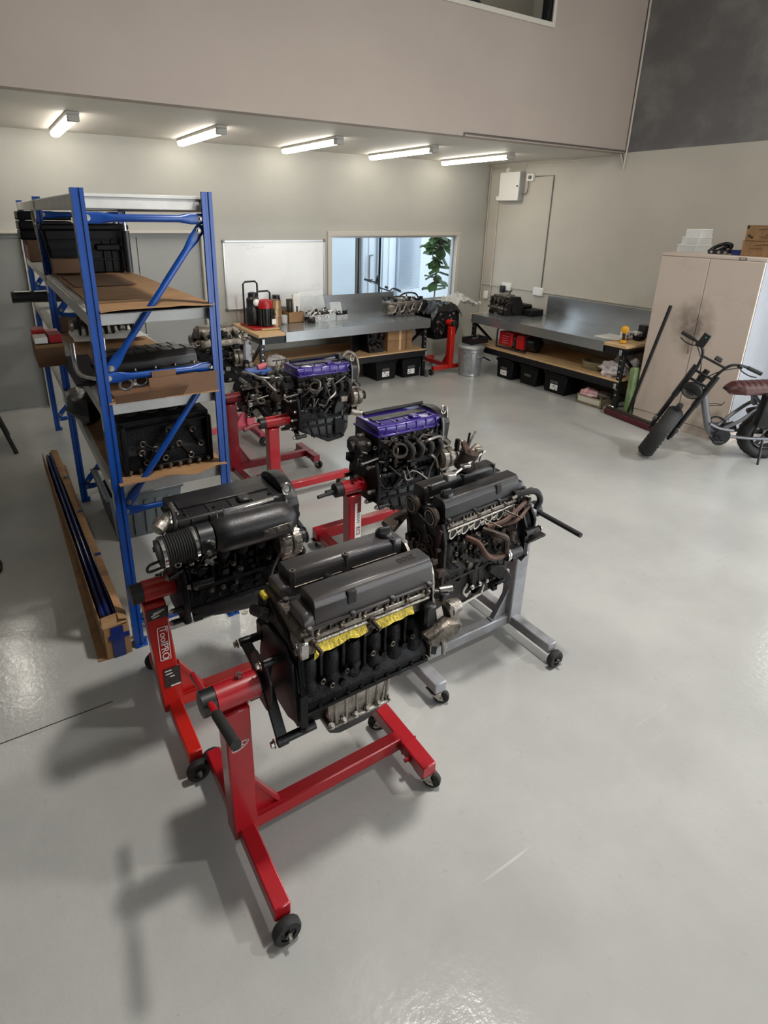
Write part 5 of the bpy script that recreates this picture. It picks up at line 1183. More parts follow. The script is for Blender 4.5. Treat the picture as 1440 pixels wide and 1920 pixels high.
# H: engine with an alloy intake on the pink stand, deep behind the rack
eH = thing('manifold_engine', 'dark engine topped by a pale alloy intake manifold behind the rack uprights', 'engine', (2.19, 5.88, 0), PI, 'engines on stands')
B().prism([(.0, .70), (.52, .70), (.56, .86), (.54, 1.05), (.04, 1.05), (-.02, .86)], (0, -.20, 0), (1, 0, 0), (0, 0, 1), (0, .42, 0), bev=.02).done('cylinder_block', 'iron_black', eH)
for s in (-1, 1): B().prism([(0, -.07), (.46, -.07), (.46, .05), (.40, .07), (.06, .07), (0, .05)], (.04, s * .20, 1.06), (1, 0, 0), (0, s * .8, .6), (0, s * -.03, .06), bev=.01).done('valve_cover', 'alloy_dirty', eH)
b = B()
for k in range(4): b.tube([(.06 + k * .11, .20, 1.08), (.08 + k * .11, .12, 1.19), (.10 + k * .11, -.02, 1.22), (.11 + k * .11, -.12, 1.18), (.12 + k * .11, -.20, 1.08)], .034, n=10)
b.done('intake_runner', 'alloy', eH)
B().lathe([(.05, 0), (.075, .02), (.075, .40), (.05, .43)], (.06, 0, 1.20), (1, 0, 0), 18).done('intake_plenum', 'alloy_dirty', eH)
alternator(eH, (.14, .24, .96), (1, 0, 0), .07, .11); alternator(eH, (.02, .20, .86), (1, 0, 0), .06, .10)
B().box(-.03, .06, .02, .24, .74, 1.12, bev=.02).done('side_casting', 'silver_paint', eH)
clutter(eH, 26, (-.03, .55), (.14, .26), (.72, 1.20), 81, ('iron_black', 'alloy_dirty', 'alloy'), (.025, .07)); wiring(eH, 9, (-.02, .55), (.16, .27), (.78, 1.22), 82, .008); clutter(eH, 14, (-.06, .10), (-.1, .26), (.75, 1.18), 83, ('iron_black', 'heatsink', 'alloy'), (.02, .06))

# corner engine under plastic film
eK = thing('covered_engine', 'dark engine on the corner stand under crumpled plastic film', 'engine', (6.06, 7.085, 0), PI / 2, 'engines on stands')
B().prism([(-.22, .52), (.20, .52), (.27, .80), (.24, 1.00), (-.28, .98), (-.30, .70)], (.02, 0, 0), (0, 1, 0), (0, 0, 1), (.50, 0, 0), bev=.02).done('cylinder_block', 'iron_black', eK)
B().prism([(-.18, .62), (.18, .62), (.22, .80), (.16, .96), (-.16, .96), (-.22, .80)], (.0, 0, 0), (0, 1, 0), (0, 0, 1), (.02, 0, 0), bev=.004).done('rear_plate', 'black_steel', eK)
bolts(eK, [(.0, .12, .93), (.0, -.14, .92), (.0, -.18, .72), (.0, .17, .70), (.0, .14, .80), (.0, .1, .65)], (-1, 0, 0), .014, .014)
B().tube([(-.01, .15, .82), (-.03, .10, .76), (-.02, .05, .72)], .014).done('pipe', 'iron_brown', eK)
clutter(eK, 10, (-.02, .01), (.05, .24), (.60, .92), 91, ('iron_dirty', 'alloy_dirty'), (.02, .05))
def film(u, v):
    x, y = -.03 + .50 * u, -.30 + .62 * v; e = max(0, abs(v - .5) * 2 - .55) / .45
    return V((x + .03 * noise.noise(V((u * 5, v * 5, 1))), y, 1.07 - .14 * e ** 1.5 + .045 * noise.noise(V((u * 6, v * 8, 3))) + .02 * noise.noise(V((u * 16, v * 18, 5))) - .10 * max(0, .12 - u) / .12))
fm = B().grid(film, 26, 36).thick(.0015).done('plastic_cover', 'bag_black', eK)
tag(B().grid(lambda u, v: V((6.28 + .62 * v, 7.16 + .45 * u, 1.02 + .15 * math.sin(PI * min(1, v * 1.35)) * math.sin(PI * (.15 + .7 * u)) + .07 * noise.noise(V((u * 7, v * 8, 2))) + .03 * noise.noise(V((u * 17, v * 19, 4))))), 20, 28).thick(.0015).done('plastic_sheet', 'plastic_film'), 'clear crumpled plastic heaped over the corner engine beside the right bench', 'plastic sheet')

# ================================================================ things on the left bench
HB = .90
o = thing('press_pump', 'black spring press pair on a red base at the left bench end', 'tool', (3.06, 7.42, HB), 0)
B().box(-.17, .14, -.17, .34, .0, .028, bev=.005).done('base_plate', 'red_plastic', o)
for (x, y, h) in ((-.07, .10, .60), (.06, -.02, .48)):
    B().tube([(x - .10, y + .05, .03), (x - .10, y + .05, h * .95), (x - .07, y + .05, h), (x + .07, y + .05, h), (x + .10, y + .05, h * .95), (x + .10, y + .05, .03)], .013, smooth=False, n=8).done('hoop_handle', 'plastic_black', o)
B().lathe([(.09, .03), (.10, .05), (.10, .25), (.085, .27), (.085, .38), (.06, .41), (.06, .46), (.03, .47)], (-.07, .08, 0), Z, 20).done('rear_cylinder', 'plastic_black', o)
B().lathe([(.10, .03), (.105, .05), (.105, .27), (.08, .29)], (.05, -.05, 0), Z, 20).done('front_cylinder', 'plastic_black', o)
b = B()
for k in range(6): b.box(.05 - .115 + k * .038, .05 - .10 + k * .038, -.165, -.14, .05, .26, bev=.004)
b.done('fin', 'matt_black', o)
B().lathe([(.105, .27), (.105, .33), (.085, .37), (.04, .385)], (.05, -.05, 0), Z, 20).done('red_cap', 'red_plastic', o)
B().ball((-.06, -.03, .34), .05, (1, .8, 1), n=12, m=8).done('white_knob', 'plastic_white', o)
B().box(.09, .15, -.18, -.165, .06, .13, bev=.002).done('label', 'label_white', o)
B().cyl((.13, .02, .18), (.20, -.02, .20), .03, n=14).cyl((.18, -.01, .19), (.20, -.02, .20), .045, n=16).done('side_port', 'plastic_black', o)
tag(B().box(2.99, 3.24, 7.19, 7.25, HB, HB + .016, bev=.003).done('wooden_strip', 'plywood'), 'short pale wooden strip in front of the red press base', 'wood')
def box_thing(nm, label, x0, x1, y0, y1, z0, z1, m='cardboard', cat='box', grp=None):
    o = thing(nm, label, cat, ((x0 + x1) / 2, (y0 + y1) / 2, z0), 0, grp); a, d, h = (x1 - x0) / 2, (y1 - y0) / 2, z1 - z0
    B().box(-a, a, -d, d, 0, h, bev=.003).done('carton', m, o)
    B().box(-a - .0012, a + .0012, -d - .0015, d + .0015, h * .98, h + .0012).done('top_flap', 'cardboard_dark' if m == 'cardboard' else m, o)
    B().box(-.02, .02, -d - .002, -d, 0, h * .999).done('tape', 'plywood', o)
    return o
for k in range(3): box_thing('cardboard_box', ('lowest', 'middle', 'topmost')[k] + ' small brown box stacked right of the black press', 3.24 + .01 * k, 3.37 + .005 * k, 7.44, 7.60, HB + k * .115, HB + .113 + k * .115, grp='small boxes by the press')
box_thing('cardboard_box', 'brown box behind the glass jar near the stacked small boxes', 3.37, 3.52, 7.72, 7.86, HB, HB + .21)
o = thing('glass_jar', 'plain glass jar left of the brown open box', 'jar', (3.45, 7.50, HB)); B().lathe([(.035, 0), (.042, .01), (.044, .13), (.042, .13), (.039, .012)], (0, 0, 0), Z, 18).done('jar', 'clear_plastic', o); B().cyl((0, 0, .004), (0, 0, .02), .036, n=16).done('jar_base', 'glass_smoky', o)
for k, (x, y, h) in enumerate(((3.50, 7.90, .36), (3.54, 7.90, .33))):
    tag(B().lathe([(.035, 0), (.055, h - .03), (.055, h), (.02, h)], (x - .04 * k, 7.88 - .02 * k, HB), Z, 18).done('cup_stack', 'plastic_black'), ('taller', 'shorter')[k] + ' stack of dark cups behind the small brown boxes', 'cups')
o = thing('open_box', 'open brown box holding a smoky glass and white paper tubes', 'box', (3.66, 7.66, HB))
b = B()
for q in ((-.12, .12, -.11, -.104, .0, .15), (-.12, .12, .104, .11, 0, .15), (-.12, -.114, -.11, .11, 0, .15), (.114, .12, -.11, .11, 0, .15), (-.12, .12, -.11, .11, 0, .006)): b.box(*q)
b.done('carton', 'cardboard', o)
tag(B().lathe([(.035, 0), (.042, .17), (.045, .30), (.04, .31)], (3.615, 7.68, HB + .012), Z, 18).done('vase', 'glass_smoky'), 'smoky glass vase standing in the brown open box', 'vase')
for k, (x, y) in enumerate(((3.70, 7.63), (3.745, 7.71))):
    q = thing('paper_bag', ('front', 'rear')[k] + ' white paper tube standing in the brown open box', 'paper', (x, y, HB + .012)); B().prism([(-.035, 0), (.035, 0), (.06, .36), (-.055, .38)], (0, -.02, 0), (1, 0, 0), (0, 0, 1), (0, .045, 0), bev=.006).done('bag', 'paper_white', q)
    if k == 0: B().box(-.012, .018, -.0225, -.0205, .13, .21).done('print', 'label_dark', q)
def clear_bin(label, x0, x1, y0, y1, h, lidang, seed, grp='clear parts bins', lid=True):
    o = thing('clear_bin', label, 'bin', ((x0 + x1) / 2, (y0 + y1) / 2, HB), 0, grp); a, d = (x1 - x0) / 2, (y1 - y0) / 2; t = .004; b = B()
    for q in ((-a, a, -d, -d + t, 0, h), (-a, a, d - t, d, 0, h), (-a, -a + t, -d, d, 0, h), (a - t, a, -d, d, 0, h), (-a, a, -d, d, 0, t)): b.box(*q)
    b.done('bin', 'clear_plastic', o)
    if lid:
        L = 2 * d * 1.0 if seed != 5 else .30; c, s_ = math.cos(lidang), math.sin(lidang)
        B().hexa([(-a, d, h), (a, d, h), (a, d + .006, h), (-a, d + .006, h), (-a, d + L * c, h + L * s_), (a, d + L * c, h + L * s_), (a, d + .006 + L * c, h + L * s_), (-a, d + .006 + L * c, h + L * s_)]).done('lid', 'clear_plastic', o)
        B().loop([V((-a, d + .003, h)), V((a, d + .003, h)), V((a, d + .003 + L * c, h + L * s_)), V((-a, d + .003 + L * c, h + L * s_))], .005, 5).done('lid_rim', 'plastic_white', o)
    return o
clear_bin('wide clear bin full of small parts with its lid tipped back', 3.84, 4.26, 7.46, 7.78, .10, 1.25, 5)
clear_bin('small clear bin with dark parts and raised lid right of the wide one', 4.28, 4.46, 7.46, 7.62, .075, 1.2, 6)
o = tag(B().done('loose_parts', 'iron_brown'), 'heap of small metal parts in the wide clear bin', 'parts'); bpy.data.objects.remove(o)
for nm, label, x, y, z, m, sd_ in (('small_parts', 'heap of mixed metal pieces in the wide clear bin', (3.87, 4.23), (7.49, 7.75), (HB + .02, HB + .135), ('iron_brown', 'alloy_bright', 'iron_black', 'plastic_white'), 3), ('small_parts', 'heap of black pieces in the small clear bin', (4.30, 4.44), (7.48, 7.60), (HB + .02, HB + .115), ('matt_black', 'iron_black'), 4), ('small_parts', 'loose fittings beside the brown open box', (3.80, 3.90), (7.42, 7.52), (HB + .012, HB + .05), ('iron_brown', 'iron_black', 'alloy'), 6)):
    q = thing(nm, label, 'parts', (0, 0, 0)); clutter(q, 34 if sd_ == 3 else 14, x, y, z, sd_, m, (.025, .07), 'piece')
# cylinder head lying on the left bench
o = thing('cylinder_head', 'bare alloy cylinder head with curved ports lying on the left bench', 'cylinder head', (5.50, 7.47, HB + .03), .0)
B().prism([(-.11, 0), (.12, 0), (.11, .15), (-.09, .17)], (-.34, 0, 0), (0, 1, 0), (0, 0, 1), (.68, 0, 0), bev=.008).done('casting', 'alloy_dirty', o)
b = B(); d = B()
for k in range(4):
    x = -.23 + k * .155
    b.lathe([(.03, 0), (.052, .002), (.052, .012), (.03, .014)], (x, -.1, .085), (0, -1, .1), 18); d.tube([(x - .07, -.115, .03), (x - .03, -.13, .05), (x + .0, -.125, .11), (x + .04, -.11, .15)], .014, n=8)
b.done('port', 'matt_black', o); d.done('port_rib', 'alloy', o)
B().box(-.36, -.22, -.12, -.05, .0, .14, bev=.02).box(-.35, .36, -.085, .12, .15, .18, bev=.004).cyl((-.36, -.09, .02), (-.30, -.13, .02), .02).done('end_casting', 'alloy', o)
B().box(.30, .37, -.13, .12, .0, .19, bev=.02).done('front_casting', 'iron_black', o)
clutter(o, 20, (-.34, .32), (-.13, -.1), (.0, .06), 14, ('iron_black', 'alloy', 'iron_brown'), (.02, .045)); clutter(o, 20, (-.34, .30), (-.06, .10), (.17, .24), 15, ('iron_dirty', 'alloy', 'iron_black'), (.02, .06))
B().tube([(-.30, .05, .20), (-.2, -.02, .26), (.0, .0, .24), (.05, .06, .2)], .010).tube([(-.05, .1, .22), (.1, .12, .28), (.28, .1, .27), (.36, .08, .17)], .014).done('hose', 'rubber_black', o)
B().box(-.15, .05, -.04, .06, .2, .23, bev=.008).done('gasket_pack', 'alloy_bright', o)
tag(B().hexa([(5.55, 7.60, 1.13), (5.78, 7.55, 1.10), (5.86, 7.72, 1.13), (5.60, 7.76, 1.16), (5.55, 7.60, 1.134), (5.78, 7.55, 1.104), (5.86, 7.72, 1.134), (5.60, 7.76, 1.164)]).done('paper_sheet', 'paper_white'), 'white sheet of paper lying on top of the cylinder head', 'paper')
# on the lower shelf of the left bench
o = thing('engine_block', 'dark engine block on the lower shelf beside two brown cartons', 'engine block', (4.62, 7.08, .44))
B().prism([(0, 0), (.36, 0), (.33, .10), (.29, .13), (.29, .30), (.06, .30), (.06, .13), (.02, .10)], (0, 0, 0), (0, 1, 0), (0, 0, 1), (.26, 0, 0), bev=.008).done('block_casting', 'iron_dirty', o)
clutter(o, 16, (.02, .24), (-.01, .03), (.03, .27), 18, ('iron_black', 'iron_brown'), (.03, .06), 'boss')
B().prism([(0, 0), (.05, 0), (.05, .3), (0, .3)], (-.30, .02, 0), (0, 1, 0), (0, 0, 1), (.32, .25, 0), bev=.02).done('block_side', 'iron_black', o)
for k in range(2): 
    q = box_thing('carton', ('lower', 'upper')[k] + ' of two brown cartons on the left bench shelf', 4.92, 5.37, 7.05, 7.40, .44 + k * .155, .594 + k * .155, grp='cartons on the left bench shelf')
    B().box(.1, .13, -.177, -.1755, 0, .154).done('print', 'cardboard_dark', q)
tag(B().ball((3.12, 7.12, .47), .11, (1.5, .8, .9), n=18, m=10, jit=.5, seed=4).done('plastic_bag', 'plastic_film'), 'crumpled clear bag on the left end of the lower shelf', 'bag')
o = thing('trigger_bottle', 'small yellow topped trigger bottle at the shelf end', 'bottle', (2.93, 7.05, .44)); B().cyl((0, 0, 0), (0, 0, .12), .03, n=14).done('bottle', 'plastic_black', o); B().box(-.035, .02, -.015, .015, .12, .15, bev=.004).done('trigger', 'yellow_tool', o)
def label_bin(label, x, y, rz, w=.36, h=.27, d=.40, big=True, grp='black bins under the benches'):
    o = thing('storage_bin', label, 'bin', (x, y, 0), rz, grp)
    B().prism([(-w / 2 + .02, 0), (w / 2 - .02, 0), (w / 2, h), (-w / 2, h)], (0, 0, 0), (1, 0, 0), (0, 0, 1), (0, d, 0), bev=.01).done('body', 'tub_black', o)
    B().box(-w / 2 - .012, w / 2 + .012, -.015, d + .015, h - .01, h + .03, bev=.008).done('lid', 'tub_black', o)
    if big:
        B().box(-.075, .055, -.004, -.001, .05, .13).done('label', 'label_white', o); B().box(-.075, .055, -.006, -.001, .145, .18).done('grey_label', 'heatsink', o)
        rn = random.Random(int(x * 100)); b = B()
        for k in range(5): 
            q = rn.uniform(-.07, .02); b.box(q, q + .03, -.0052, -.0042, .055 + k * .015, .063 + k * .015)
        b.done('label_print', 'label_dark', o)
    else: B().box(-.07, .05, -.004, -.001, .13, .165).done('label', 'heatsink', o)
    return o
label_bin('left of the two labelled black bins under the left bench', 4.93, 7.08, 0, .38); label_bin('right of the two labelled black bins under the left bench', 5.38, 7.04, 0, .36)
# casters parked under the bench right leg
tag(B().cyl((5.58, 6.90, .035), (5.58, 6.93, .035), .034, n=16).box(5.55, 5.61, 6.895, 6.935, .05, .12, bev=.004).done('caster', 'heatsink'), 'small swivel caster below the right leg of the left bench', 'caster')

# ================================================================ corner and right bench
o = thing('trash_can', 'ribbed galvanised trash can in front of the corner stand', 'trash can', (6.29, 6.72, 0))
b = B(); n = 60; rings = []
for r0, h, rib in ((.16, 0, 0), (.172, .005, 0), (.172, .02, 0), (.166, .03, 0), (.168, .05, 1), (.192, .36, 1), (.193, .38, 0), (.20, .39, 0), (.196, .43, 0), (.20, .44, 0)):
    rings.append([b.bm.verts.new(V((math.cos(2 * PI * i / n), math.sin(2 * PI * i / n), 0)) * (r0 + (.006 if rib and i % 3 == 0 else 0)) + V((0, 0, h))) for i in range(n)])
b.skin(rings, True, False).done('body', 'galvanised', o)
B().lathe([(.205, .43), (.212, .435), (.212, .46), (.19, .475), (.10, .495), (.03, .50)], (0, 0, 0), Z, 36).done('lid', 'galvanised', o)
B().tube([(-.05, -.0, .495), (-.05, 0, .53), (.05, 0, .53), (.05, 0, .495)], .007).done('lid_handle', 'galvanised', o)
B().tube([(-.06, -.205, .34), (-.06, -.235, .33), (.04, -.235, .33), (.04, -.205, .34)], .007).done('side_handle', 'galvanised', o)
o = thing('tool_tray', 'black plastic tray lying on the trash can lid', 'tray', (6.37, 6.73, .50))
B().prism([(-.17, 0), (.17, 0), (.19, .09), (.18, .09), (.165, .012), (-.165, .012), (-.18, .09), (-.19, .09)], (0, -.1, 0), (1, 0, 0), (0, 0, 1), (0, .2, 0), bev=.003).box(-.18, .18, -.105, -.097, 0, .09).box(-.18, .18, .097, .105, 0, .09).done('tray', 'plastic_black', o)
b = B().cyl((.0, -.02, .05), (.02, -.05, .14), .014).box(-.06, .03, -.05, .03, .02, .08, bev=.01); b.done('tray_clip', 'heatsink', o)
# small engine block on the right bench
o = thing('engine_block', 'small dark four cylinder block tilted on the right bench', 'engine block', (7.03, 6.80, HB + .02), -PI / 2 - .15)
B().prism([(-.16, .0), (.16, .0), (.16, .06), (.10, .10), (.06, .26), (-.06, .26), (-.13, .10), (-.16, .06)], (-.20, 0, 0), (0, 1, 0), (0, 0, 1), (.42, 0, 0), bev=.008).done('block_casting', 'iron_dirty', o)
b = B(); d = B()
for k in range(4): b.cyl((-.15 + k * .105, -.10, .13), (-.15 + k * .105, -.085, .22), .035, n=14); d.box(-.20 + k * .105, -.185 + k * .105, -.16, -.06, .05, .25, bev=.004)
b.done('cylinder_wall', 'iron_black', o); d.done('web', 'alloy_dirty', o)
B().box(-.22, .18, -.19, -.14, .07, .10, bev=.006).box(-.20, .22, -.10, .06, .25, .275, bev=.004).box(-.1, .16, -.175, -.1, .10, .115, bev=.003).done('rail', 'alloy_dirty', o)
B().prism([(-.17, -.02), (.17, -.02), (.17, .14), (.10, .27), (-.08, .27), (-.17, .14)], (.21, 0, 0), (0, 1, 0), (0, 0, 1), (.03, 0, 0), bev=.006).cyl((.23, 0, .08), (.27, 0, .08), .07, n=20).done('front_face', 'iron_dirty', o)
B().box(-.2, -.13, -.17, -.1, -.02, .03, bev=.004).box(.1, .18, -.17, -.1, -.02, .03, bev=.004).box(-.2, .18, .06, .15, -.02, .02, bev=.004).done('foot', 'iron_black', o)
clutter(o, 20, (-.2, .24), (-.18, -.1), (.0, .24), 41, ('iron_black', 'iron_brown', 'alloy_dirty'), (.02, .05)); B().tube([(.14, -.05, .27), (.16, -.06, .34), (.19, -.05, .37)], .014).box(.1, .2, -.08, .02, .27, .30, bev=.006).done('pipe', 'alloy_dirty', o)
o = thing('parts_tray', 'low black parts tray right of the small block on the bench', 'tray', (7.28, 6.62, HB)); B().box(-.14, .14, -.28, .22, 0, .10, bev=.012).done('tray', 'tub_black', o); B().box(-.10, .10, -.10, .20, .10, .16, bev=.03).done('contents', 'iron_black', o)
# yellow spray gun, papers and small boxes at the near end
o = thing('heat_gun', 'yellow tool standing on the near wooden end of the right bench', 'tool', (6.68, 4.40, HB), .6)
B().lathe([(.025, 0), (.045, .012), (.05, .05), (.045, .085), (.03, .10)], (-.05, 0, .165), (1, 0, 0), 18).done('body', 'yellow_tool', o); B().bar((-.005, 0, .14), (.01, 0, .03), .035, .03, bev=.006).done('grip', 'iron_brown', o)
B().box(-.05, .07, -.035, .035, 0, .032, bev=.006).done('foot', 'yellow_tool', o); B().cyl((.05, 0, .165), (.10, 0, .165), .028, .02, n=14).done('nozzle', 'plastic_black', o)
for k, (x0, x1, y0, y1, z, lab) in enumerate(((6.72, 7.05, 4.52, 4.86, .0, 'white papers lying on the steel near the yellow tool'),)): tag(B().box(x0, x1, y0, y1, HB, HB + .006).done('paper_sheet', 'paper_white'), lab, 'paper')
for k, (x, y, h, m, lab) in enumerate(((6.95, 4.55, .09, 'plastic_white', 'white carton with dark spots behind the yellow tool'), (7.08, 4.50, .08, 'paper_white', 'second white carton by the cabinet edge'), (7.0, 4.40, .05, 'iron_black', 'small black tin by the cabinet edge'), (7.2, 4.47, .16, 'plastic_black', 'upright black case behind the small cartons'))):
    q = thing('small_carton', lab, 'box', (x, y, HB + .006)); B().box(-.06, .06, -.05, .05, 0, h, bev=.004).done('carton', m, q)
    if k < 2:
        b = B(); b.cyl((.02, -.0505, h * .6), (.02, -.0512, h * .6), .018, n=14).cyl((-.03, -.0505, h * .4), (-.03, -.0512, h * .4), .014, n=14).cyl((-.0605, 0, h * .55), (-.0612, 0, h * .55), .02, n=14); b.done('print', 'heatsink', q)
# red generator on the shelf
o = thing('generator', 'red portable pump in a black tube frame on the right shelf', 'generator', (6.83, 6.22, .44), -PI / 2)
B().box(-.30, -.02, -.16, .14, .05, .26, bev=.02, seg=2).done('left_housing', 'pump_red', o); B().box(.05, .20, -.15, .14, .04, .25, bev=.015, seg=2).done('right_housing', 'pump_red', o)
B().box(-.26, -.05, -.1625, -.16, .07, .235, bev=.001).done('panel', 'red_plastic', o); B().box(-.02, .05, -.13, .12, .02, .23, bev=.01).done('middle_block', 'plastic_black', o)
B().cyl((.0, -.15, .10), (.0, -.13, .10), .03, n=16).cyl((.02, -.15, .19), (.02, -.13, .19), .022, n=14).done('gauge', 'alloy_dirty', o)
B().cyl((.20, 0, .14), (.36, 0, .14), .11, n=22).done('motor', 'plastic_black', o)
for y in (-.17, .15): B().tube([(-.33, y, .015), (-.33, y, .27), (-.28, y, .32), (.22, y, .30), (.27, y, .25), (.27, y, .015), (-.33, y, .015)], .013, smooth=False, n=8).done('tube_frame', 'plastic_black', o)
B().bar((-.30, .15, .315), (-.30, -.17, .315), .02, .02).bar((.24, .15, .285), (.24, -.17, .285), .02, .02).bar((-.05, 0, .315), (.22, 0, .30), .03, .03).done('cross_tube', 'plastic_black', o)
b = B()
for k in range(4): b.box(-.23 + .01 * (k % 2), -.09 - .015 * (k % 3), -.1645, -.1625, .09 + k * .035, .10 + k * .035)
b.done('faded_print', 'pink_plastic', o)
# stone bowl, rags
o = thing('dish', 'shallow mottled tan dish on the right bench shelf', 'dish', (6.85, 4.86, .44)); B().lathe([(.15, 0), (.17, .03), (.175, .11), (.15, .11), (.14, .03)], (0, 0, 0), Z, 12).done('dish', 'stone_tan', o); B().cyl((0, 0, .02), (0, 0, .035), .14, n=12).done('inside', 'iron_brown', o)
tag(B().ball((6.72, 4.50, .52), .13, (1., 1.15, .75), n=26, m=16, jit=.55, seed=9).done('rag', 'cloth_white'), 'heap of white rags at the near end of the right shelf', 'rags')
tag(B().ball((6.95, 4.47, .58), .15, (.9, 1., 1.1), n=18, m=12, jit=.35, seed=12).done('rag_bag', 'cloth_white'), 'tall bag of rags behind the white heap', 'bag')
tag(B().ball((7.05, 4.20, .58), .13, (.8, .5, 1.6), n=18, m=12, jit=.35, seed=14).done('plastic_bag', 'plastic_film'), 'clear bag hanging at the near end of the right bench', 'bag')
label_bin('black bin with white label left under the right bench', 6.60, 6.27, -PI / 2, .34); label_bin('black bin with small grey label under the right bench', 6.64, 5.82, -PI / 2, .34, big=False); label_bin('black bin with white label near the middle under the right bench', 6.64, 5.32, -PI / 2, .40)
o = thing('cardboard_tray', 'low grey carton with a pink cloth under the right bench', 'box', (6.60, 4.70, 0), -PI / 2)
b = B()
for q in ((-.2, .2, 0, .006, 0, .12), (-.2, .2, .294, .3, 0, .12), (-.2, -.194, 0, .3, 0, .12), (.194, .2, 0, .3, 0, .12), (-.2, .2, 0, .3, 0, .006)): b.box(*q)
b.done('tray', 'stone_tan', o); B().box(-.17, .17, -.002, 0, .03, .10).done('label', 'gasket_white', o)
tag(B().ball((6.72, 4.78, .13), .10, (.9, 1.3, .6), n=20, m=12, jit=.5, seed=2).done('pink_cloth', 'cloth_pink'), 'pink and white cloth stuffed in the low carton', 'cloth')
tag(B().ball((6.78, 4.60, .13), .10, (.9, 1.1, .55), n=18, m=10, jit=.45, seed=22).done('brown_cloth', 'cloth_brown'), 'grey-brown cloth in the low carton', 'cloth')
tag(B().ball((6.56, 4.36, .055), .06, (.9, 1.2, .85), n=12, m=8, jit=.5, seed=6).done('foil_bundle', 'alloy_bright'), 'shiny foil bundle at the foot of the near bench leg', 'bundle')
tag(B().box(6.66, 6.76, 4.15, 4.23, 0, .62, bev=.012).done('green_roll', 'green_roll'), 'upright green wrapped roll between bench and cabinet', 'roll')

# ---------------------------------------------------------------- broom
o = thing('broom', 'wide dark red push broom with black handle leaning on the cabinet', 'broom', (0, 0, 0))
B().cyl((6.60, 4.115, .055), (6.665, 3.87, 1.43), .019, n=12).done('handle', 'matt_black', o)
B().bar((6.52, 4.36, .085), (6.40, 3.62, .085), .06, .035, bev=.006).done('head_block', 'iron_brown', o)
B().bar((6.515, 4.37, .04), (6.395, 3.61, .04), .075, .075, bev=.012).done('bristles', 'broom_red', o)
B().cyl((6.50, 4.10, .05), (6.64, 4.12, .07), .016).done('socket', 'heatsink', o)

# ---------------------------------------------------------------- steel cabinet
o = thing('cabinet', 'tall beige two door steel cabinet with dark smudges', 'cabinet', (6.72, 3.0, 0))
B().box(.012, .80, 0, 1.125, .10, 1.975, bev=.004).done('carcass', 'cabinet_side', o)
B().box(.006, .80, -.002, 1.127, 1.972, 2.01, bev=.006).done('top', 'cabinet_paint', o)
B().box(.0, .03, .004, 1.121, .0, .105, bev=.003).box(.03, .78, .0, .02, 0, .105).box(.03, .78, 1.10, 1.12, 0, .105).done('plinth', 'cabinet_paint', o)
for y0, y1 in ((.006, .558), (.564, 1.119)): 
    d = B().box(-.008, .014, y0, y1, .112, 1.968, bev=.004).done('door', 'cabinet_paint', o)
B().box(-.0005, .006, .20, .27, 1.978, 2.002).done('name_plate_rim', 'label_dark', o); B().box(-.0015, .0, .208, .262, 1.983, 1.997).done('name_plate', 'cabinet_paint', o)
h = B().box(-.022, -.008, .578, .598, .92, 1.08, bev=.004).done('lock_handle', 'smudge', o)
# on the cabinet
for k in range(3):
    q = thing('clear_tray', ('lowest', 'middle', 'topmost')[k] + ' of three stacked clear plastic trays on the cabinet', 'tray', (7.12, 3.99 - .012 * k, 2.01 + k * .085), 0, 'clear trays on the cabinet')
    a, d = .17 - .02 * k, .105 - .012 * k; b = B()
    for z0 in ((-a, a, -d, -d + .004, 0, .08), (-a, a, d - .004, d, 0, .08), (-a, -a + .004, -d, d, 0, .08), (a - .004, a, -d, d, 0, .08), (-a, a, -d, d, 0, .004)): b.box(*z0)
    b.done('tray', 'clear_plastic', q); B().loop([V((-a, -d, .08)), V((a, -d, .08)), V((a, d, .08)), V((-a, d, .08))], .005, 5).done('rim', 'plastic_white', q)
o = thing('corded_tool', 'black corded tool with loops lying on the cabinet', 'tool', (6.98, 3.60, 2.01))
B().tube([(-.04, .12, .02), (0, .08, .07), (.0, -.02, .11), (.02, -.08, .10), (.02, -.07, .06)], .02, n=10).done('loop', 'plastic_black', o); B().bar((0, .13, .02), (0, -.10, .035), .10, .045, bev=.012).bar((0, .04, .03), (0, -.06, .09), .07, .03, bev=.01).done('body', 'plastic_black', o); B().cyl((-.05, .08, .022), (-.06, .08, .022), .016).cyl((-.05, .0, .022), (-.06, .0, .022), .016).cyl((-.05, -.07, .022), (-.06, -.07, .022), .016).done('stud', 'alloy_bright', o)
tag(B().box(6.92, 7.22, 3.33, 3.47, 2.01, 2.065, bev=.006).done('blue_case', 'blue_deep'), 'low dark blue case between the black tool and the brown cartons', 'case')
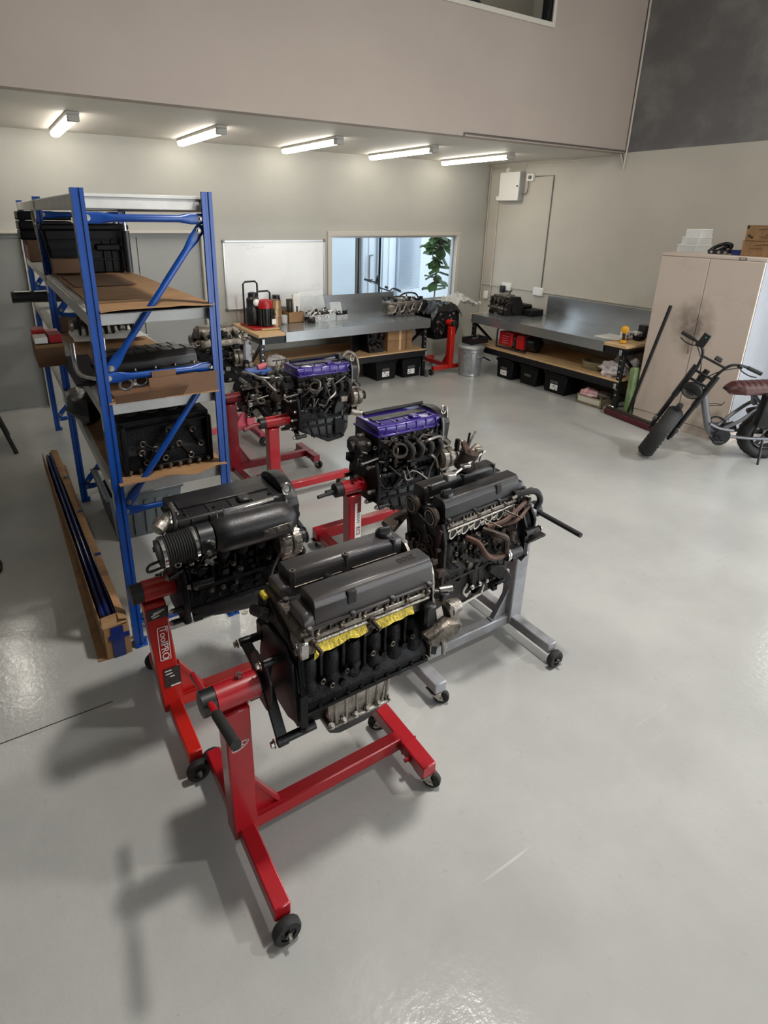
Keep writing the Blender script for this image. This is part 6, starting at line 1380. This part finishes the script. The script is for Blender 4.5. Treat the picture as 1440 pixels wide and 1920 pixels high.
for k in range(2):
    q = box_thing('carton', ('lower', 'upper')[k] + ' of two brown printed cartons on the cabinet', 6.90, 7.35, 2.92, 3.36 - .01 * k, 2.01 + k * .155, 2.163 + k * .155, 'cardboard', grp='cartons on the cabinet')
    b = B(); w_ = -.2265
    b.bar((w_, .10, .11), (w_, -.08, .128), .002, .012, up=(1, 0, 0)); b.bar((w_, .02, .128), (w_, -.10, .10), .002, .006, up=(1, 0, 0))
    if k: 
        for a_, c_ in (((.02, .05), (-.02, .09)), ((-.02, .09), (-.06, .05)), ((.08, .045), (-.12, .045)), ((.06, .03), (-.10, .03)), ((0, .06), (-.04, .06))): b.bar((w_, a_[0], a_[1]), (w_, c_[0], c_[1]), .002, .006, up=(1, 0, 0))
        b.cyl((w_, .175, .05), (w_ - .001, .175, .05), .016, n=10).cyl((w_, .15, .035), (w_ - .001, .15, .035), .013, n=10).box(w_ - .001, w_, .19, .215, .12, .15)
    else: b.bar((w_, .14, .08), (w_, .02, .08), .002, .005, up=(1, 0, 0)); b.box(w_ - .001, w_, -.12, -.07, .02, .07)
    b.done('print', 'iron_brown', q)

# ================================================================ electric fat tyre bike
def ebike(name, label, mw, steer=.95):
    """x to the front, z up in the frame plane, rear contact near the origin"""
    o = thing(name, label, 'bicycle', group='electric bikes', mw=mw)
    def fatwheel(c, ax, par, Mx=None):
        R_, r_ = .236, .060; c = V(c)
        b = B(); u, v, d = frame(ax); n, m = 64, 10; rings = []
        for i in range(n):
            t = 2 * PI * i / n; e = u * math.cos(t) + v * math.sin(t); row = []
            for j in range(m):
                f = 2 * PI * j / m; k = 1.0 + (.13 if (i % 2 == 0 and abs(f - 0) < 1.3 or abs(f - 2 * PI) < 1.3 and i % 2 == 0) else 0)
                row.append(b.bm.verts.new(c + e * R_ + (e * math.cos(f) * .95 + d * math.sin(f) * 1.25) * r_ * k))
            rings.append(row)
        t_ = b.skin(rings, closed=True).done('tyre', 'rubber_black', par, ang=60)
        b = B().lathe([(.168, -.042), (.178, -.036), (.178, .036), (.168, .042), (.16, .036), (.16, -.036)], c, ax, 40, False, False).cyl(c - d * .06, c + d * .06, .05, n=20)
        for k in range(6):
            e = u * math.cos(k * PI / 3) + v * math.sin(k * PI / 3); b.bar(c + e * .045, c + e * .17, .03, .016, up=d)
        b.done('rim', 'plastic_black', t_)
        B().lathe([(.06, .035), (.08, .036), (.08, .040), (.06, .041)], c, ax, 30).done('brake_disc', 'alloy', t_)
        return t_
    rh = (.11, 0, .293); fatwheel(rh, (0, 1, 0), o)
    # frame
    fr = B().tube([(.955, 0, .80), (.90, 0, .72), (.80, 0, .48), (.735, 0, .335), (.68, 0, .275), (.60, 0, .262)], .036, n=12, k=4).done('down_tube', 'bike_grey', o)
    for y in (-.075, .075): 
        B().tube([(.60, y * .6, .262), (.45, y, .27), (.30, y * 1.1, .262), (.11, y * 1.1, .262)], .018, n=10).done('chain_stay', 'bike_grey', o)
        B().tube([(.62, y * .5, .34), (.50, y, .45), (.40, y, .56), (.33, y * .9, .64), (.42, y * .6, .735)], .018, n=10).done('seat_stay', 'bike_grey', o)
        B().tube([(.76, y * .5, .40), (.66, y * .8, .36), (.52, y, .345)], .016, n=10).done('lower_loop', 'bike_grey', o)
        B().tube([(.36, y, .60), (.24, y * 1.1, .56), (.11, y * 1.1, .275)], .014, n=8).done('rear_stay', 'bike_grey', o)
    B().cyl((.62, -.05, .262), (.62, .05, .262), .045, n=20).cyl((.57, -.03, .30), (.50, .03, .38), .05, n=14).done('motor_case', 'black_steel', o)
    B().lathe([(.09, -.004), (.095, 0), (.09, .004)], (.62, .075, .262), (0, 1, 0), 30).done('chainring', 'black_steel', o)
    for s in (-1, 1):
        c = B().bar((.62, s * .095, .262), (.62 + s * .10, s * .105, .262 + s * .02), .02, .014, up=(0, 1, 0)).done('crank_arm', 'black_steel', o)
        p = V((.62 + s * .10, s * .16, .262 + s * .02)); B().loop([p + V((a, c_, 0)) for a, c_ in ((-.045, -.05), (.045, -.05), (.045, .05), (-.045, .05))], .008, 5).cyl(p + V((0, -.05, 0)), p + V((0, .05, 0)), .008).done('pedal', 'matt_black', c)
    B().ring((.64, -.02, .39), (0, .4, 1), .075, .01, n=24).done('cable_loop', 'plastic_black', o)
    # seat
    def seat(u, v):
        x = .70 - .46 * u; w_ = .045 + .075 * min(1, u * 3.2) ** .7; a = (v - .5) * PI * 1.05
        rb = .006 * abs(math.sin(u * PI * 8)) ** .5 if u > .12 else .003
        return V((x, w_ * math.sin(a), .765 + .03 * u + (.085 + rb) * math.cos(a) * min(1, (u + .03) * 6) ** .5))
    B().grid(seat, 48, 14).thick(.006).done('seat', 'leather_red', o)
    B().box(.24, .68, -.075, .075, .745, .768, bev=.01).done('seat_base', 'bike_grey', o)
    B().bar((.40, 0, .75), (.36, 0, .62), .05, .04).done('seat_post', 'bike_grey', o)
    B().bar((.30, .09, .60), (.30, .13, .60), .02, .02).box(.07, .40, .10, .21, .44, .80, bev=.03, seg=2).done('pannier_bag', 'bag_black', o)
    B().tube([(.40, 0, .535), (.32, 0, .56), (.11, 0, .575), (-.08, 0, .53), (-.18, 0, .42)], .03, n=6).done('rear_fender', 'plastic_black', o)
    B().cyl((.20, .09, .25), (.265, .25, .005), .012, n=10).cyl((.265, .25, .0), (.268, .268, .012), .019, n=10).done('kickstand', 'matt_black', o)
    B().loop([V((.80, -.06, .58)), V((.68, -.08, .575)), V((.68, .0, .60)), V((.70, .06, .66)), V((.72, .05, .62)), V((.80, .0, .59))], .004, 5).done('bottle_cage', 'matt_black', o)
    # steering assembly, turned about the raked head axis
    A0, A1 = V((.985, 0, .86)), V((1.21, 0, .294)); ax = (A0 - A1).normalized()
    rot = Matrix.Translation(A0) @ Matrix.Rotation(steer, 4, ax) @ Matrix.Translation(-A0)
    f = bpy.data.objects.new('front_fork', B().cyl(A0 - ax * .03, A0 + ax * .13, .028, n=16).mesh('front_fork', 'black_steel')); COL.objects.link(f); f.parent = o; f.matrix_local = rot
    c = A1 + V((.03, 0, 0))
    fatwheel(c, (0, 1, 0), f)
    for s in (-1, 1):
        y = s * .105; top = A0 + ax * .10 + V((.02, y, 0)); mid = top - ax * .33; bot = c + V((0, y, 0))
        B().cyl(top + ax * .03, mid, .029, n=14).cyl(mid, bot, .023, n=14).cyl(bot + V((0, -s * .02, -.01)), bot + V((0, s * .01, -.01)), .026, n=14).done('fork_leg', 'black_steel', f)
        q = bot + ax * .10 + V((0, s * .015, 0)); B().box(q.x - .03, q.x + .025, q.y - .018, q.y + .018, q.z - .03, q.z + .03, bev=.006).done('caliper', 'heatsink', f)
    for h in (.085, -.005): B().bar(A0 + ax * h + V((.02, -.115, 0)), A0 + ax * h + V((.02, .115, 0)), .05, .022, up=ax, bev=.005).done('fork_crown', 'black_steel', f)
    L0 = A0 - ax * .06 + V((.085, 0, -.01)); 
    B().lathe([(.02, -.06), (.075, -.045), (.095, -.01), (.095, .012), (.086, .014)], L0, (1, 0, -.1), 26).done('headlamp', 'plastic_black', f)
    b = B().ring(L0 + V((.013, 0, -.001)), (1, 0, -.1), .088, .007, n=28)
    for k in (-.03, 0, .03): b.bar(L0 + V((.018, -.068 + abs(k), k)), L0 + V((.018, .068 - abs(k), k)), .004, .006).bar(L0 + V((.018, k, -.068 + abs(k))), L0 + V((.018, k, .068 - abs(k))), .004, .006)
    b.done('lamp_grille', 'black_steel', f)
    B().cyl(L0 + V((.008, 0, 0)), L0 + V((.012, 0, 0)), .082, n=26).done('lamp_lens', 'heatsink', f)
    B().tube([c + V((-.02, 0, .325)), c + V((-.10, 0, .31)), c + V((-.17, 0, .275))], .032, n=8).done('front_fender', 'plastic_black', f)
    # bars
    T = A0 + ax * .13
    bars = B()
    for s in (-1, 1): bars.tube([T + V((.02, s * .09, -.02)), T + V((.0, s * .115, .10)), T + V((-.03, s * .16, .16)), T + V((-.09, s * .25, .165)), T + V((-.13, s * .36, .15))], .0135, n=10)
    bars.cyl(T + V((0, -.12, .105)), T + V((0, .12, .105)), .0125, n=10); bs = bars.done('handlebar', 'matt_black', f)
    for s in (-1, 1):
        B().cyl(T + V((-.10, s * .27, .163)), T + V((-.145, s * .40, .148)), .019, n=12).done('grip', 'rubber_black', bs)
        p = T + V((-.055, s * .21, .165)); B().tube([p, p + V((.05, s * .03, -.01)), p + V((.045, s * .11, -.02)), p + V((.02, s * .17, -.015))], .006).bar(p + V((.02, -.02, 0)), p + V((.0, .02, .0)), .04, .035, bev=.006).done('brake_lever', 'black_steel', bs)
        B().tube([p + V((.04, 0, 0)), p + V((.12, -s * .1, -.06)), p + V((.11, -s * .17, -.2)), A0 + V((.05, s * .02, -.06))], .005).done('brake_cable', 'matt_black', bs)
    d = B().bar(T + V((.01, .02, .135)), T + V((-.02, .02, .165)), .07, .03, up=(1, 0, 1), bev=.006).done('display', 'plastic_black', bs)
    B().bar(T + V((-.03, -.19, .17)), T + V((-.055, -.19, .30)), .075, .014, up=(1, 0, .2), bev=.006).done('phone_holder', 'plastic_black', bs)
    B().cyl(T + V((-.035, -.19, .265)), T + V((-.042, -.19, .267)), .006).done('indicator', 'led_green', bs)
    return o
dv, lv = V((-.83776, .54604, 0)), V((-.54604, -.83776, 0)); an = math.radians(9)
wv_ = V((0, 0, 1)) * math.cos(an) + lv * math.sin(an); yv = wv_.cross(dv)
def bike_matrix(p): return Matrix(((dv.x, yv.x, wv_.x, p[0]), (dv.y, yv.y, wv_.y, p[1]), (dv.z, yv.z, wv_.z, p[2]), (0, 0, 0, 1)))
bike = ebike('electric_bike', 'fat tyred grey electric bike with a ribbed brown seat before the cabinet', bike_matrix((6.78, 2.55, 0)))
b2 = dup(bike); b2.matrix_world = Matrix.Translation((7.0, 9.55, .0)) @ Matrix.Rotation(math.radians(-150), 4, 'Z')
b2['label'] = 'bike outside the window with only its dark handlebars showing'
